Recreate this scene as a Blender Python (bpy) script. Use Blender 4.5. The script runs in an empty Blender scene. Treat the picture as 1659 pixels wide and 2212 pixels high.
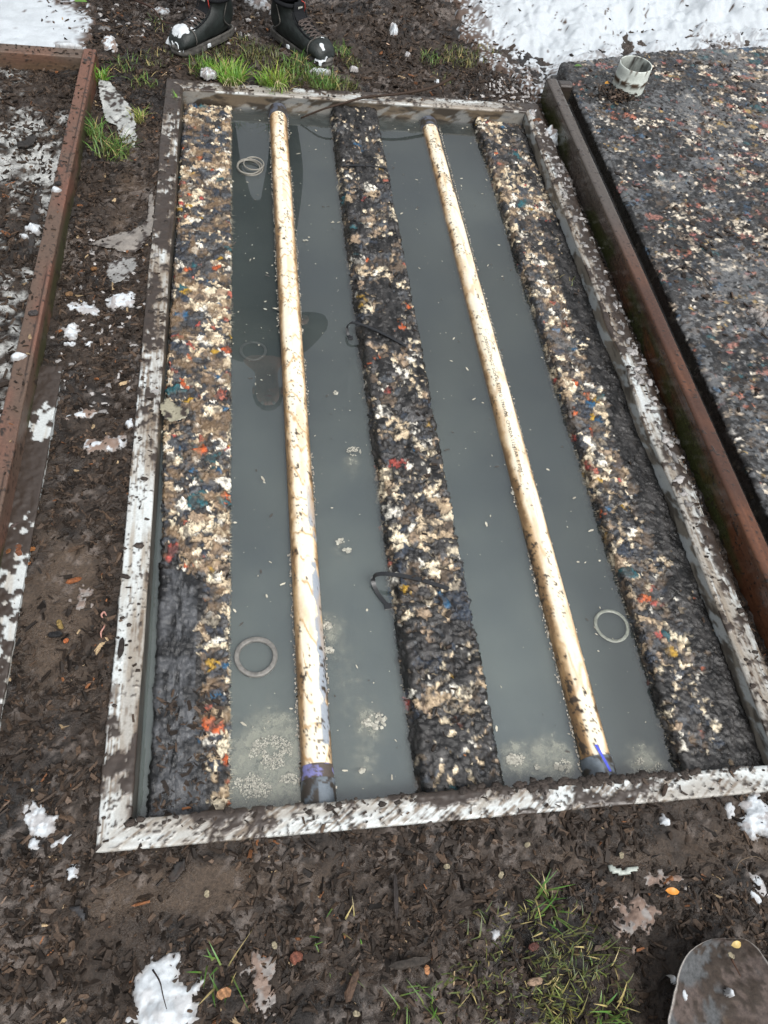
import bpy, math, random
import numpy as np
from mathutils import Vector, Matrix
random.seed(7); rng = np.random.default_rng(7)
C = bpy.context.scene
COL = C.collection

# ---------------------------------------------------------------- camera geometry
FPX, CX, CY, H = 1636.0, 829.5, 1106.0, 1.55
RX = np.array([[0.98633047, 0.0218616, -0.16332261],
               [-0.10889092, 0.83037679, -0.54645874],
               [0.12367284, 0.55677326, 0.82140646]])
def at(px, py, z=0.0):
    d = RX @ np.array([px-CX, -(py-CY), -FPX]); t = (z-H)/d[2]
    return float(d[0]*t), float(d[1]*t)
def at3(px, py, z=0.0):
    x, y = at(px, py, z); return (x, y, z)

# ---------------------------------------------------------------- numpy noise
def _h(ix, iy, s):
    ix = ix.astype(np.int64); iy = iy.astype(np.int64)
    n = (ix*374761393 + iy*668265263 + s*1274126177) & 0xffffffff
    n = ((n ^ (n >> 13))*1103515245) & 0xffffffff
    n = ((n ^ (n >> 16))*2246822519) & 0xffffffff
    n = n ^ (n >> 15)
    return (n & 0xffffff)/float(0x1000000)
def vn(x, y, s=0):
    x = np.asarray(x, float); y = np.asarray(y, float)
    ix = np.floor(x); iy = np.floor(y); fx = x-ix; fy = y-iy
    fx = fx*fx*(3-2*fx); fy = fy*fy*(3-2*fy)
    a = _h(ix, iy, s); b = _h(ix+1, iy, s); c = _h(ix, iy+1, s); d = _h(ix+1, iy+1, s)
    return (a*(1-fx)+b*fx)*(1-fy)+(c*(1-fx)+d*fx)*fy
def fbm(x, y, s=0, o=4):
    r = 0; a = .5; t = 0
    for k in range(o):
        r = r+a*vn(x, y, s+k*17); t += a; a *= .55
        x, y = x*1.9+y*.6+3.1, y*1.9-x*.6+7.7
    return r/t
def voro(x, y, s=0, j=.95):
    x = np.asarray(x, float); y = np.asarray(y, float)
    ix = np.floor(x); iy = np.floor(y)
    f1 = np.full(x.shape, 9.); f2 = np.full(x.shape, 9.); cid = np.zeros(x.shape)
    for a in (-1, 0, 1):
        for b in (-1, 0, 1):
            jx = ix+a; jy = iy+b
            px = jx+.5+j*(_h(jx, jy, s)-.5); py = jy+.5+j*(_h(jx, jy, s+91)-.5)
            d = np.hypot(px-x, py-y); idd = _h(jx, jy, s+333)
            near = d < f1
            f2 = np.where(near, f1, np.minimum(f2, d))
            cid = np.where(near, idd, cid); f1 = np.where(near, d, f1)
    return f1, f2, cid
def ss(a, b, x):
    t = np.clip((x-a)/(b-a), 0, 1); return t*t*(3-2*t)
def lerp(a, b, t):
    return a*(1-t[..., None])+np.asarray(b, float)*t[..., None]

# ---------------------------------------------------------------- material helpers
def new_mat(name):
    m = bpy.data.materials.new(name); m.use_nodes = True
    nt = m.node_tree; nt.nodes.clear()
    out = nt.nodes.new('ShaderNodeOutputMaterial'); b = nt.nodes.new('ShaderNodeBsdfPrincipled')
    nt.links.new(b.outputs[0], out.inputs[0])
    return m, nt, b, out
def nnoise(nt, scale, detail=4, rough=.6, coord='Object', dim=None):
    tc = nt.nodes.new('ShaderNodeTexCoord'); n = nt.nodes.new('ShaderNodeTexNoise')
    n.inputs['Scale'].default_value = scale; n.inputs['Detail'].default_value = detail
    n.inputs['Roughness'].default_value = rough
    nt.links.new(tc.outputs[coord], n.inputs['Vector']); return n
def vmat(name, bump=.4, bscale=350, bdist=.002, r0=.75, r1=.18, var=.35, vscale=120, spec=.5, tint=(1, 1, 1), sub=0):
    """albedo from the colour attribute Col, alpha = wetness; fine noise breaks both up"""
    m, nt, b, out = new_mat(name)
    at_ = nt.nodes.new('ShaderNodeAttribute'); at_.attribute_name = 'Col'
    n1 = nnoise(nt, vscale, 5, .65); n2 = nnoise(nt, bscale, 4, .7)
    mr = nt.nodes.new('ShaderNodeMapRange'); mr.inputs[3].default_value = 1-var; mr.inputs[4].default_value = 1+var
    mr.inputs[1].default_value = .3; mr.inputs[2].default_value = .7
    nt.links.new(n1.outputs[0], mr.inputs[0])
    mx = nt.nodes.new('ShaderNodeVectorMath'); mx.operation = 'SCALE'
    nt.links.new(at_.outputs['Color'], mx.inputs[0]); nt.links.new(mr.outputs[0], mx.inputs['Scale'])
    nt.links.new(mx.outputs[0], b.inputs['Base Color'])
    rr = nt.nodes.new('ShaderNodeMapRange'); rr.inputs[3].default_value = r0; rr.inputs[4].default_value = r1
    nt.links.new(at_.outputs['Alpha'], rr.inputs[0]); nt.links.new(rr.outputs[0], b.inputs['Roughness'])
    b.inputs['Specular IOR Level'].default_value = spec
    if sub: 
        b.inputs['Subsurface Weight'].default_value = sub; b.inputs['Subsurface Radius'].default_value = (.01, .01, .01)
    bp = nt.nodes.new('ShaderNodeBump'); bp.inputs['Strength'].default_value = bump; bp.inputs['Distance'].default_value = bdist
    nt.links.new(n2.outputs[0], bp.inputs['Height']); nt.links.new(bp.outputs[0], b.inputs['Normal'])
    return m
def flat(name, col, rough=.5, spec=.5, metal=0, bump=.2, bscale=200, var=.2):
    m, nt, b, out = new_mat(name)
    n = nnoise(nt, bscale*.4, 5, .6); mr = nt.nodes.new('ShaderNodeMapRange')
    mr.inputs[1].default_value = .3; mr.inputs[2].default_value = .7
    mr.inputs[3].default_value = 1-var; mr.inputs[4].default_value = 1+var
    nt.links.new(n.outputs[0], mr.inputs[0])
    v = nt.nodes.new('ShaderNodeVectorMath'); v.operation = 'SCALE'; v.inputs[0].default_value = col
    nt.links.new(mr.outputs[0], v.inputs['Scale']); nt.links.new(v.outputs[0], b.inputs['Base Color'])
    b.inputs['Roughness'].default_value = rough; b.inputs['Specular IOR Level'].default_value = spec
    b.inputs['Metallic'].default_value = metal
    n2 = nnoise(nt, bscale, 4, .7); bp = nt.nodes.new('ShaderNodeBump')
    bp.inputs['Strength'].default_value = bump; bp.inputs['Distance'].default_value = .002
    nt.links.new(n2.outputs[0], bp.inputs['Height']); nt.links.new(bp.outputs[0], b.inputs['Normal'])
    return m

M_soil = vmat('soil', .9, 260, .004, .85, .2, .45, 160, .4)
M_chip = vmat('wet_bark', .6, 500, .001, .85, .42, .45, 300, .25)
M_foam = vmat('bonded_foam', .7, 420, .002, .75, .12, .3, 260, .5)
M_rail = vmat('white_plastic', .25, 300, .001, .55, .22, .14, 220, .5)
M_wood = vmat('stained_timber', .35, 240, .001, .7, .16, .2, 120, .5)
M_pipe = vmat('cream_pvc', .15, 300, .0006, .5, .3, .08, 150, .5)
M_snow = vmat('old_snow', .45, 260, .003, .85, .4, .06, 150, .3, sub=0)
M_grass = vmat('grass_blade', .1, 300, .0003, .55, .3, .2, 60, .4)
M_film = vmat('muddy_film', .4, 250, .001, .5, .15, .2, 150, .5)
M_steel = vmat('shovel_steel', .7, 260, .0012, .75, .3, .4, 120, .25)
M_misc = vmat('small_things', .3, 300, .0006, .7, .2, .15, 200, .5)
M_black = flat('black_strap_plastic', (.012, .013, .015), .35)
M_fabric = flat('black_work_fabric', (.008, .009, .011), .85, .2, 0, .5, 500)
M_leather = flat('black_boot_leather', (.010, .014, .0135), .55, .45, 0, .8, 110, .6)
M_rubber = flat('dark_boot_rubber', (.075, .072, .066), .6, .4, 0, .8, 90, .7)
M_skin = flat('skin', (.42, .22, .15), .5, .4, 0, .1)
M_hair = flat('dark_hair', (.02, .014, .01), .6)
M_white = flat('white_print', (.6, .6, .55), .6)
M_ink = flat('black_ink', (.05, .045, .04), .6)
M_red = flat('red_piping', (.35, .03, .02), .6)
M_lace = flat('brown_lace', (.05, .038, .033), .8)

# ---------------------------------------------------------------- mesh helpers
def tag(o, label=None, cat=None, group=None, kind=None):
    if label: o['label'] = label
    if cat: o['category'] = cat
    if group: o['group'] = group
    if kind: o['kind'] = kind
    return o
def mesh(name, V, F, mat, parent=None, col=None, smooth=True):
    V = np.asarray(V, np.float32)
    me = bpy.data.meshes.new(name)
    if isinstance(F, np.ndarray):
        n, k = F.shape
        me.vertices.add(len(V)); me.vertices.foreach_set('co', V.ravel())
        me.loops.add(n*k); me.loops.foreach_set('vertex_index', F.astype(np.int32).ravel())
        me.polygons.add(n); me.polygons.foreach_set('loop_start', np.arange(0, n*k, k, dtype=np.int32))
        me.polygons.foreach_set('use_smooth', np.full(n, smooth)); me.update(calc_edges=True)
    else:
        me.from_pydata(V.tolist(), [], F); me.update()
        me.polygons.foreach_set('use_smooth', np.full(len(me.polygons), smooth))
    if col is not None:
        c = np.ones((len(V), 4), np.float32); col = np.asarray(col)
        c[:, :col.shape[-1]] = col.reshape(-1, col.shape[-1])
        if col.shape[-1] == 3: c[:, 3] = .4
        a = me.color_attributes.new('Col', 'FLOAT_COLOR', 'POINT'); a.data.foreach_set('color', c.ravel())
    me.materials.append(mat)
    o = bpy.data.objects.new(name, me); COL.objects.link(o)
    if parent: o.parent = parent
    return o
def empty(name, loc=(0, 0, 0)):
    o = bpy.data.objects.new(name, None); o.location = loc; COL.objects.link(o); return o
def part(name, V, F, mat, root, **k):
    off = np.array(root.location); q = root.parent
    while q: off = off+np.array(q.location); q = q.parent
    return mesh(name, np.asarray(V, float)-off, F, mat, root, **k)
def gridF(nu, nv, closed=False):
    i = np.arange(nu-1)[:, None]; j = np.arange(nv if closed else nv-1)[None, :]; j2 = (j+1) % nv
    return np.stack([i*nv+j, (i+1)*nv+j, (i+1)*nv+j2, i*nv+j2], -1).reshape(-1, 4)
def resamp(pts, ds, closed=False):
    pts = np.array(pts, float)
    if closed: pts = np.vstack([pts, pts[:1]])
    L = np.concatenate([[0], np.cumsum(np.hypot(*np.diff(pts, axis=0).T))])
    n = max(3, int(L[-1]/ds)); t = np.linspace(0, L[-1], n+1)
    # keep the corners: insert them
    t = np.unique(np.round(np.concatenate([t, L]), 6))
    keep = [t[0]]
    for v in t[1:]:
        if v-keep[-1] > ds*.35 or v in np.round(L, 6): keep.append(v)
    t = np.array(keep)
    q = np.stack([np.interp(t, L, pts[:, k]) for k in (0, 1)], 1)
    if closed: q = q[:-1]; t = t[:-1]
    return q, t
def sweep(name, p0, p1, prof, mat, parent=None, ds=.004, dp=.003, fn=None, closed=False, ends=None, zskirt=None, warp=None):
    """profile (offset to the right of travel, height) swept from p0 to p1; fn(S,T,N,Zp,X,Y)->(displacement, colour)"""
    p0 = np.array(p0, float); p1 = np.array(p1, float); d = p1-p0; L = np.hypot(d[0], d[1]); u = d[:2]/L
    r = np.array([u[1], -u[0]])
    q, t = resamp(prof, dp, closed); m = len(q)
    tan = (np.roll(q, -1, 0)-np.roll(q, 1, 0)) if closed else np.gradient(q, axis=0)
    tan /= (np.linalg.norm(tan, axis=1)[:, None]+1e-9); nrm = np.stack([-tan[:, 1], tan[:, 0]], 1)
    e = np.array([(0, L) if ends is None else ends(a, L) for a in q[:, 0]])
    ns = int(L/ds)+2; w = np.linspace(0, 1, ns)[:, None]
    S = e[:, 0][None]*(1-w)+e[:, 1][None]*w; T = np.broadcast_to(t[None], S.shape)
    N = np.broadcast_to(q[:, 0][None], S.shape).copy(); Zp = np.broadcast_to(q[:, 1][None], S.shape).copy()
    if warp is not None: dn, dz = warp(S, N, Zp); N = N+dn; Zp = Zp+dz
    X = p0[0]+u[0]*S+r[0]*N; Y = p0[1]+u[1]*S+r[1]*N
    disp, col = fn(S, T, N, Zp, X, Y)
    nn = nrm[None, :, 0]*disp; nz = nrm[None, :, 1]*disp
    X = X+r[0]*nn; Y = Y+r[1]*nn; Z = p0[2]+d[2]*S/L+Zp+nz
    V = np.stack([X, Y, Z], -1); c = col
    if zskirt is not None:
        a = V[:1].copy(); a[..., 2] = zskirt; b = V[-1:].copy(); b[..., 2] = zskirt
        V = np.concatenate([a, V, b]); c = np.concatenate([c[:1], c, c[-1:]])
    nu = V.shape[0]
    if parent is not None: V = V-np.array(parent.location)
    return mesh(name, V.reshape(-1, 3), gridF(nu, m, closed)[:, ::-1], mat, parent, col=c.reshape(-1, c.shape[-1]))
def tube(pts, r, n=8):
    pts = [Vector(p) for p in pts]; V = []; F = []
    rs = r if hasattr(r, '__len__') else [r]*len(pts); up = Vector((.13, .21, 1))
    for i, p in enumerate(pts):
        t = (pts[min(i+1, len(pts)-1)]-pts[max(i-1, 0)]).normalized()
        a = t.cross(up)
        if a.length < 1e-3: a = t.cross(Vector((1, 0, 0)))
        a.normalize(); b = t.cross(a)
        for k in range(n):
            th = 2*math.pi*k/n; V.append(tuple(p+a*math.cos(th)*rs[i]+b*math.sin(th)*rs[i]))
    for i in range(len(pts)-1):
        for k in range(n): F.append((i*n+k, i*n+(k+1) % n, (i+1)*n+(k+1) % n, (i+1)*n+k))
    F.append(tuple(range(n))[::-1]); F.append(tuple((len(pts)-1)*n+k for k in range(n)))
    return V, F
def join(parts):
    V = []; F = []
    for v, f in parts:
        b = len(V); V += [tuple(p) for p in v]; F += [tuple(i+b for i in g) for g in f]
    return V, F
def spline(pts, n):
    pts = np.array(pts, float); P = np.vstack([2*pts[0]-pts[1], pts, 2*pts[-1]-pts[-2]]); out = []
    for i in range(len(pts)-1):
        a, b, c, d = P[i:i+4]
        for t in np.linspace(0, 1, n, endpoint=False):
            out.append(.5*((2*b)+(-a+c)*t+(2*a-5*b+4*c-d)*t*t+(-a+3*b-3*c+d)*t**3))
    out.append(pts[-1]); return np.array(out)

# ---------------------------------------------------------------- ground
ZW = -.058                                     # water level in the trough
TX0, TX1, TY0, TY1 = -.250, 1.104, .352, 2.965  # inner lips of the trough
OX0, OX1, OY0, OY1 = -.309, 1.168, .297, 3.03  # outer edges
def gh(x, y):
    x = np.asarray(x, float); y = np.asarray(y, float)
    z = -.016+.02*(fbm(x*5, y*5, 1, 3)-.5)+.016*(fbm(x*28, y*28, 2, 3)-.5)
    z = z+.12*np.exp(-((x-.66)/.24)**2-((y-3.95)/.35)**2)+.03*np.exp(-((x-.1)/.5)**2-((y-3.2)/.1)**2)
    z = z+.03*ss(3.2, 3.9, y)
    z = z-.018*ss(1.15, 1.175, x)*(1-ss(1.19, 1.22, x))*(y < 3.05)
    z = z-.018*ss(1.22, 1.26, x)*(1-ss(1.30, 1.34, x))*(y < 3.15)
    z = np.where((x < -.6) & (y < 3.05), z+.014, z)
    z = np.where((y < .25), z-.006*ss(-.4, .2, x), z)
    out = np.maximum(np.maximum(OX0-x, x-OX1), np.maximum(OY0-y, y-OY1))   # distance outside the rim
    z = z*ss(0., .05, out)+(-.012)*(1-ss(0., .05, out))
    return z
def claymask(x, y):
    a = np.exp(-((x+.44)/.10)**2-((y-.80)/.27)**2)+.8*np.exp(-((x+.12)/.3)**2-((y-.22)/.06)**2)+.7*np.exp(-((x+.40)/.07)**2-((y-2.3)/.4)**2)
    a = a+.7*np.exp(-((x-.85)/.5)**2-((y-.2)/.07)**2)
    return ss(.35, .75, a+.7*(fbm(x*14, y*14, 5, 4)-.5))
def axis(lo, hi, step, far):
    a = list(np.arange(lo, hi, step)); g = step; v = a[-1]; u = a[0]; lo_, hi_ = [], []
    while v < far: g *= 1.35; v += g; hi_.append(v)
    g = step
    while u > -far: g *= 1.35; u -= g; lo_.append(u)
    return np.array(lo_[::-1]+a+hi_)
xs = axis(-1.15, 2.3, .0075, 120); ys = axis(-.25, 4.35, .0075, 120)
Xg, Yg = np.meshgrid(xs, ys, indexing='ij')
Zg = gh(Xg, Yg)
f1, f2, cid = voro(Xg*70+2*fbm(Xg*30, Yg*30, 9, 2), Yg*70, 4)
cm = claymask(Xg, Yg)
fin = (np.abs(Xg) < 3) & (np.abs(Yg) < 6)
Zg = Zg+np.where(fin, (.010*(1-f1)*cid+.016*(fbm(Xg*60, Yg*60, 12, 3)-.5))*(1-.65*cm), 0)
cb = np.array([.026, .018, .0128]); cc = np.array([.072, .050, .034]); dk = np.array([.011, .009, .008])
cg = np.broadcast_to(cb, Xg.shape+(3,)).copy()
cg = lerp(cg, dk, ss(.45, .7, fbm(Xg*9, Yg*9, 21, 4)))
cg = cg*(.7+.7*cid[..., None])
cg = lerp(cg, cc, cm*(.45+.55*fbm(Xg*40, Yg*40, 33, 4)))
inbed = (Xg < -.6) & (Yg < 3.04) & (Yg > .95)
frost = ss(.5, .66, fbm(Xg*7, Yg*5, 40, 5)*.55+fbm(Xg*45, Yg*45, 41, 4)*.45+.09*ss(-.7, -1.0, Xg)+.05*ss(2.9, 1.9, Yg)-.14*ss(2.65, 2.85, Yg))*inbed
frost2 = ss(.575, .64, fbm(Xg*7, Yg*7, 44, 4)*.5+fbm(Xg*75, Yg*75, 45, 4)*.5+.05*ss(.3, -.1, Yg)+.1*ss(3.2, 3.6, Yg)*ss(.4, -.3, Xg))*(~inbed)*fin
cg = lerp(cg, (.42, .43, .42), frost*.85)
cg = lerp(cg, (.16, .135, .12), frost2*.5)
wet = .45+.55*ss(.4, .6, fbm(Xg*20, Yg*20, 50, 3))
cg = np.concatenate([cg, wet[..., None]], -1)
F = gridF(len(xs), len(ys))
fx = (Xg.ravel()[F].mean(1)); fy = Yg.ravel()[F].mean(1)
keep = ~((fx > OX0+.012) & (fx < OX1-.012) & (fy > OY0+.012) & (fy < OY1-.012))
F = F[keep]
mesh('ground', np.stack([Xg, Yg, Zg], -1).reshape(-1, 3), F, M_soil, col=cg.reshape(-1, 4))['kind'] = 'structure'

# ---------------------------------------------------------------- trough rim
WHITE = np.array([.46, .49, .49]); MUD = np.array([.036, .027, .022]); SIL = np.array([.30, .25, .19])
def railfn(seed, mudbias, streak, along=True, wallc=(.16, .13, .09), wallmix=.8, wallwhite=0., thick=.004, brush=0):
    def fn(S, T, N, Z, X, Y):
        if along: a = fbm(S*5*streak, N*110, seed, 4)
        else: a = fbm((S+N*1.6)*60, (S-N*.8)*9, seed, 4)
        col = np.broadcast_to(WHITE, S.shape+(3,)).copy()
        dirt = ss(.42, .72, a*.6+.4*fbm(S*11, N*30, seed+3, 4)+brush)
        col = lerp(col, SIL*.8, dirt*.85)
        sp = fbm(S*6.5, N*15, seed+7, 5)*.55+fbm(S*45, N*45, seed+9, 3)*.45+mudbias(S, N)
        sp = sp*.80+.20*(.5*fbm(S*60, N*60, seed+40, 3)+.5*fbm(S*130, N*150, seed+41, 2))+.2*mudbias(S, N)+.10*(fbm(S*5, N*12, seed+44, 2)-.5)-.012
        if along: stro = fbm(S*7, N*330, seed+42, 3)
        else: stro = fbm((S+N*1.4)*150, (S-N)*10, seed+42, 3)
        m = ss(.53, .545, sp+.07*(stro-.5))
        col = lerp(col, (.20, .17, .135), ss(.42, .66, fbm(S*4, N*22, seed+50, 4))*.65)
        col = lerp(col, (.085, .062, .045), ss(.44, .53, sp+.26*(stro-.5))*.8)
        col = lerp(col, (.16, .125, .09), ss(.56, .68, stro)*ss(.38, .5, sp)*.8)
        sk = ss(.77, .80, vn(S*190, N*190, seed+60))*ss(.4, .6, fbm(S*12, N*12, seed+61, 2)+.1)
        top = (Z > -.004)
        m = np.maximum(m*top, sk*top*.9)
        disp = thick*m*(.35+.9*fbm(S*70, N*70, seed+12, 3))
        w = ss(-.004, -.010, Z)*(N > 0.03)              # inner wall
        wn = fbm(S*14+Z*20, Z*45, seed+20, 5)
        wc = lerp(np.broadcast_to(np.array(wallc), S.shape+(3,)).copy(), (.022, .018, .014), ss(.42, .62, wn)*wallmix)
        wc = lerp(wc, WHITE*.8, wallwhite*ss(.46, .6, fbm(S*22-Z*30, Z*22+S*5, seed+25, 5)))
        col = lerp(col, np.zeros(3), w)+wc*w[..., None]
        sk2 = ss(-.003, -.008, Z)*(N < .03)              # outer skirt
        col = lerp(col, MUD, sk2*ss(.3, .5, fbm(S*30, Z*60, seed+31, 3)))
        col = lerp(col, MUD*(.7+.6*fbm(S*90, N*90, seed+14, 2)[..., None]), m)
        wetn = np.where(m > .5, .55, .45)
        return disp, np.concatenate([col, wetn[..., None]], -1)
    return fn
trough = empty('plastic_trough', (.4, .3, 0))
tag(trough, 'long white plastic trough sunk in the mud, muddy rim around grey water', 'trough')
def prof(wd): return [(0, -.035), (0, -.004), (.002, -.0008), (.006, 0), (wd-.008, .001), (wd-.002, -.0012), (wd, -.005), (wd, -.26)]
# travel direction chosen so that offset to the right points into the trough
def ends2(a, L): return (max(a, 0), L-max(a, 0))
wl = .059
def wl_warp(S, N, Z): 
    return .0035*(fbm(S*3, S*0+1, 70, 3)-.5)*2, .002*(fbm(S*4, N*0, 71, 2)-.5)
def wr_warp(S, N, Z):
    y = OY1-S
    b = .010*np.exp(-((y-1.72)/.07)**2)-.006*np.exp(-((y-1.55)/.05)**2)+.009*np.exp(-((y-1.33)/.08)**2)-.005*np.exp(-((y-1.05)/.09)**2)
    k = ss(.03, .06, N)
    return (b+.004*(fbm(S*9, S*0, 80, 2)-.5))*k, .003*(fbm(S*5, N*0, 81, 2)-.5)
def bL(S, N): return -.02+.15*ss(1.05, 1.7, S)-.13*np.exp(-((S-1.60)/.16)**2)-.16*np.exp(-((S-2.42)/.07)**2)-.05*ss(.0, .1, S)*(1-ss(.9, 1.1, S))+.09*ss(.038, .055, N)*ss(1., .2, S)
sweep('left_rail', (OX0, OY0, 0), (OX0, OY1, 0), prof(wl), M_rail, trough, .0034, .0028, railfn(101, bL, 1.6, True, (.05, .04, .03), .7, .06), ends=ends2, warp=wl_warp)
def bF(S, N): return .02+.10*ss(.03, .0, N)+.05*np.sin(S*9)-.09*np.exp(-((S-.12)/.1)**2)-.07*np.exp(-((S-.95)/.35)**2)+.05*np.exp(-((S-.62)/.07)**2)
sweep('far_rail', (OX0, OY1, 0), (OX1, OY1, 0), prof(.065), M_rail, trough, .0034, .0028, railfn(131, bF, 2, True, (.11, .085, .058), .85, .35), ends=lambda a, L: (a*.9, L-a))
def bR(S, N): return .0+.05*ss(.9, 1.3, S)*(1-ss(1.6, 2.0, S))-.03*ss(2.0, 2.5, S)+.22*ss(.045, .02, N)*ss(1.5, 1.2, S)+.10*ss(.03, .0, N)*(1-ss(1.9, 2.2, S))
sweep('right_rail', (OX1, OY1, 0), (OX1, OY0, 0), prof(.064), M_rail, trough, .0034, .0028, railfn(167, bR, 1.5, True, (.20, .18, .15), .65, .95, .005), ends=ends2, warp=wr_warp)
def bN(S, N):  # S runs from the right corner to the left one
    x = OX1-S
    return -.035+.10*np.exp(-((x-.36)/.10)**2)+.07*np.exp(-((x+.02)/.05)**2)+.05*np.exp(-((x-.75)/.2)**2)-.05*np.exp(-((x-.1)/.1)**2)-.03*np.exp(-((x-.95)/.15)**2)+.04*ss(.03, .055, N)
sweep('near_rail', (OX1, OY0, 0), (OX0, OY0, 0), prof(.055), M_rail, trough, .003, .0024, railfn(193, bN, 1, False, (.1, .08, .05), .8, .1, .005, -.09), ends=ends2)
def floorfn(S, T, N, Z, X, Y): return S*0, np.concatenate([np.broadcast_to(np.array([.05, .045, .035]), S.shape+(3,)), np.full(S.shape+(1,), .3)], -1)
sweep('trough_floor', (OX0+.03, OY0, -.25), (OX0+.03, OY1, -.25), [(0, 0), (1.42, 0)], M_rail, trough, .2, .2, floorfn)

# ---------------------------------------------------------------- water: surface and the silt hanging in it
def water_mat(name, col, alpha, glossy, seed, patch, pcol=(.34, .34, .27)):
    m, nt, b, out = new_mat(name)
    tc = nt.nodes.new('ShaderNodeTexCoord')
    at_ = nt.nodes.new('ShaderNodeAttribute'); at_.attribute_name = 'Col'
    n = nt.nodes.new('ShaderNodeTexNoise'); n.inputs['Scale'].default_value = 3.2; n.inputs['Detail'].default_value = 6; n.inputs['Roughness'].default_value = .55
    mp = nt.nodes.new('ShaderNodeMapping'); mp.inputs['Location'].default_value = (seed, seed*.7, seed*.3)
    nt.links.new(tc.outputs['Object'], mp.inputs[0]); nt.links.new(mp.outputs[0], n.inputs['Vector'])
    r = nt.nodes.new('ShaderNodeMapRange'); r.inputs[1].default_value = .4; r.inputs[2].default_value = .68
    nt.links.new(n.outputs[0], r.inputs[0])
    mx = nt.nodes.new('ShaderNodeMix'); mx.data_type = 'RGBA'; mx.inputs[6].default_value = col+(1,); mx.inputs[7].default_value = (col[0]*2.0, col[1]*1.85, col[2]*1.6, 1)
    nt.links.new(r.outputs[0], mx.inputs[0])
    n2 = nt.nodes.new('ShaderNodeTexNoise'); n2.inputs['Scale'].default_value = 34; n2.inputs['Detail'].default_value = 7; n2.inputs['Roughness'].default_value = .74
    nt.links.new(mp.outputs[0], n2.inputs['Vector'])
    ad = nt.nodes.new('ShaderNodeMath'); ad.operation = 'ADD'; nt.links.new(at_.outputs['Alpha'], ad.inputs[0]); nt.links.new(n2.outputs[0], ad.inputs[1])
    r2 = nt.nodes.new('ShaderNodeMapRange'); r2.inputs[1].default_value = 1.02; r2.inputs[2].default_value = 1.22; r2.inputs[4].default_value = patch
    nt.links.new(ad.outputs[0], r2.inputs[0])
    mx2 = nt.nodes.new('ShaderNodeMix'); mx2.data_type = 'RGBA'; mx2.inputs[7].default_value = pcol+(1,)
    nt.links.new(r2.outputs[0], mx2.inputs[0]); nt.links.new(mx.outputs[2], mx2.inputs[6])
    sv = nt.nodes.new('ShaderNodeVectorMath'); sv.operation = 'SCALE'; sr = nt.nodes.new('ShaderNodeSeparateColor'); nt.links.new(at_.outputs['Color'], sr.inputs[0])
    nt.links.new(mx.outputs[2], sv.inputs[0]); nt.links.new(sr.outputs[0], sv.inputs['Scale']); nt.links.new(sv.outputs[0], mx2.inputs[6])
    nt.links.new(mx2.outputs[2], b.inputs['Base Color'])
    b.inputs['Roughness'].default_value = .9; b.inputs['Specular IOR Level'].default_value = 0
    tr = nt.nodes.new('ShaderNodeBsdfTransparent'); ms = nt.nodes.new('ShaderNodeMixShader')
    am = nt.nodes.new('ShaderNodeMath'); am.operation = 'MAXIMUM'; am.inputs[1].default_value = alpha
    ax = nt.nodes.new('ShaderNodeMath'); ax.operation = 'MULTIPLY'; ax.inputs[1].default_value = .8
    nt.links.new(r2.outputs[0], ax.inputs[0]); nt.links.new(ax.outputs[0], am.inputs[0])
    nt.links.new(am.outputs[0], ms.inputs[0]); nt.links.new(tr.outputs[0], ms.inputs[1]); nt.links.new(b.outputs[0], ms.inputs[2])
    last = ms
    if glossy:
        gl = nt.nodes.new('ShaderNodeBsdfGlossy'); gl.inputs['Roughness'].default_value = .012
        fr = nt.nodes.new('ShaderNodeFresnel'); fr.inputs['IOR'].default_value = glossy
        bn = nt.nodes.new('ShaderNodeTexNoise'); bn.inputs['Scale'].default_value = 4; bn.inputs['Detail'].default_value = 1
        nt.links.new(tc.outputs['Object'], bn.inputs['Vector'])
        bp = nt.nodes.new('ShaderNodeBump'); bp.inputs['Strength'].default_value = .02; bp.inputs['Distance'].default_value = .01
        nt.links.new(bn.outputs[0], bp.inputs['Height']); nt.links.new(bp.outputs[0], gl.inputs['Normal'])
        ge = nt.nodes.new('ShaderNodeNewGeometry'); fm = nt.nodes.new('ShaderNodeMath'); fm.operation = 'MULTIPLY'; fi = nt.nodes.new('ShaderNodeMath'); fi.operation = 'SUBTRACT'; fi.inputs[0].default_value = 1
        nt.links.new(ge.outputs['Backfacing'], fi.inputs[1]); nt.links.new(fr.outputs[0], fm.inputs[0]); nt.links.new(fi.outputs[0], fm.inputs[1])   # no total reflection for light coming up
        m2 = nt.nodes.new('ShaderNodeMixShader'); nt.links.new(fm.outputs[0], m2.inputs[0]); nt.links.new(ms.outputs[0], m2.inputs[1]); nt.links.new(gl.outputs[0], m2.inputs[2])
        last = m2
    nt.links.new(last.outputs[0], out.inputs[0])
    return m
wx = np.linspace(TX0+.001, TX1-.001, 136); wy = np.linspace(TY0+.001, TY1-.001, 264)
WX, WY = np.meshgrid(wx, wy, indexing='ij')
scum = .26+.0*WX
for (px, py, r, a) in ((570, 1650, .075, .42), (530, 1720, .06, .42), (620, 1600, .05, .3), (640, 1700, .04, .3), (1110, 1640, .04, .42), (1215, 1650, .045, .36), (1160, 1640, .02, .3), (1400, 1655, .06, .36), (800, 1560, .04, .28), (790, 1660, .05, .24), (760, 975, .05, .22), (765, 1010, .04, .2), (735, 1180, .05, .24), (710, 1350, .04, .25), (760, 1480, .08, .12), (560, 1550, .09, .12), (740, 1400, .1, .12), (1180, 1610, .06, .15), (1000, 1020, .04, .1), (720, 860, .05, .1)):
    x0, y0 = at(px, py, ZW); scum = scum+a*np.exp(-((WX-x0)/r)**2-((WY-y0)/(r*1.15))**2)
scum = np.minimum(scum, .60)+.08*ss(1.6, .4, WY)
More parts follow.
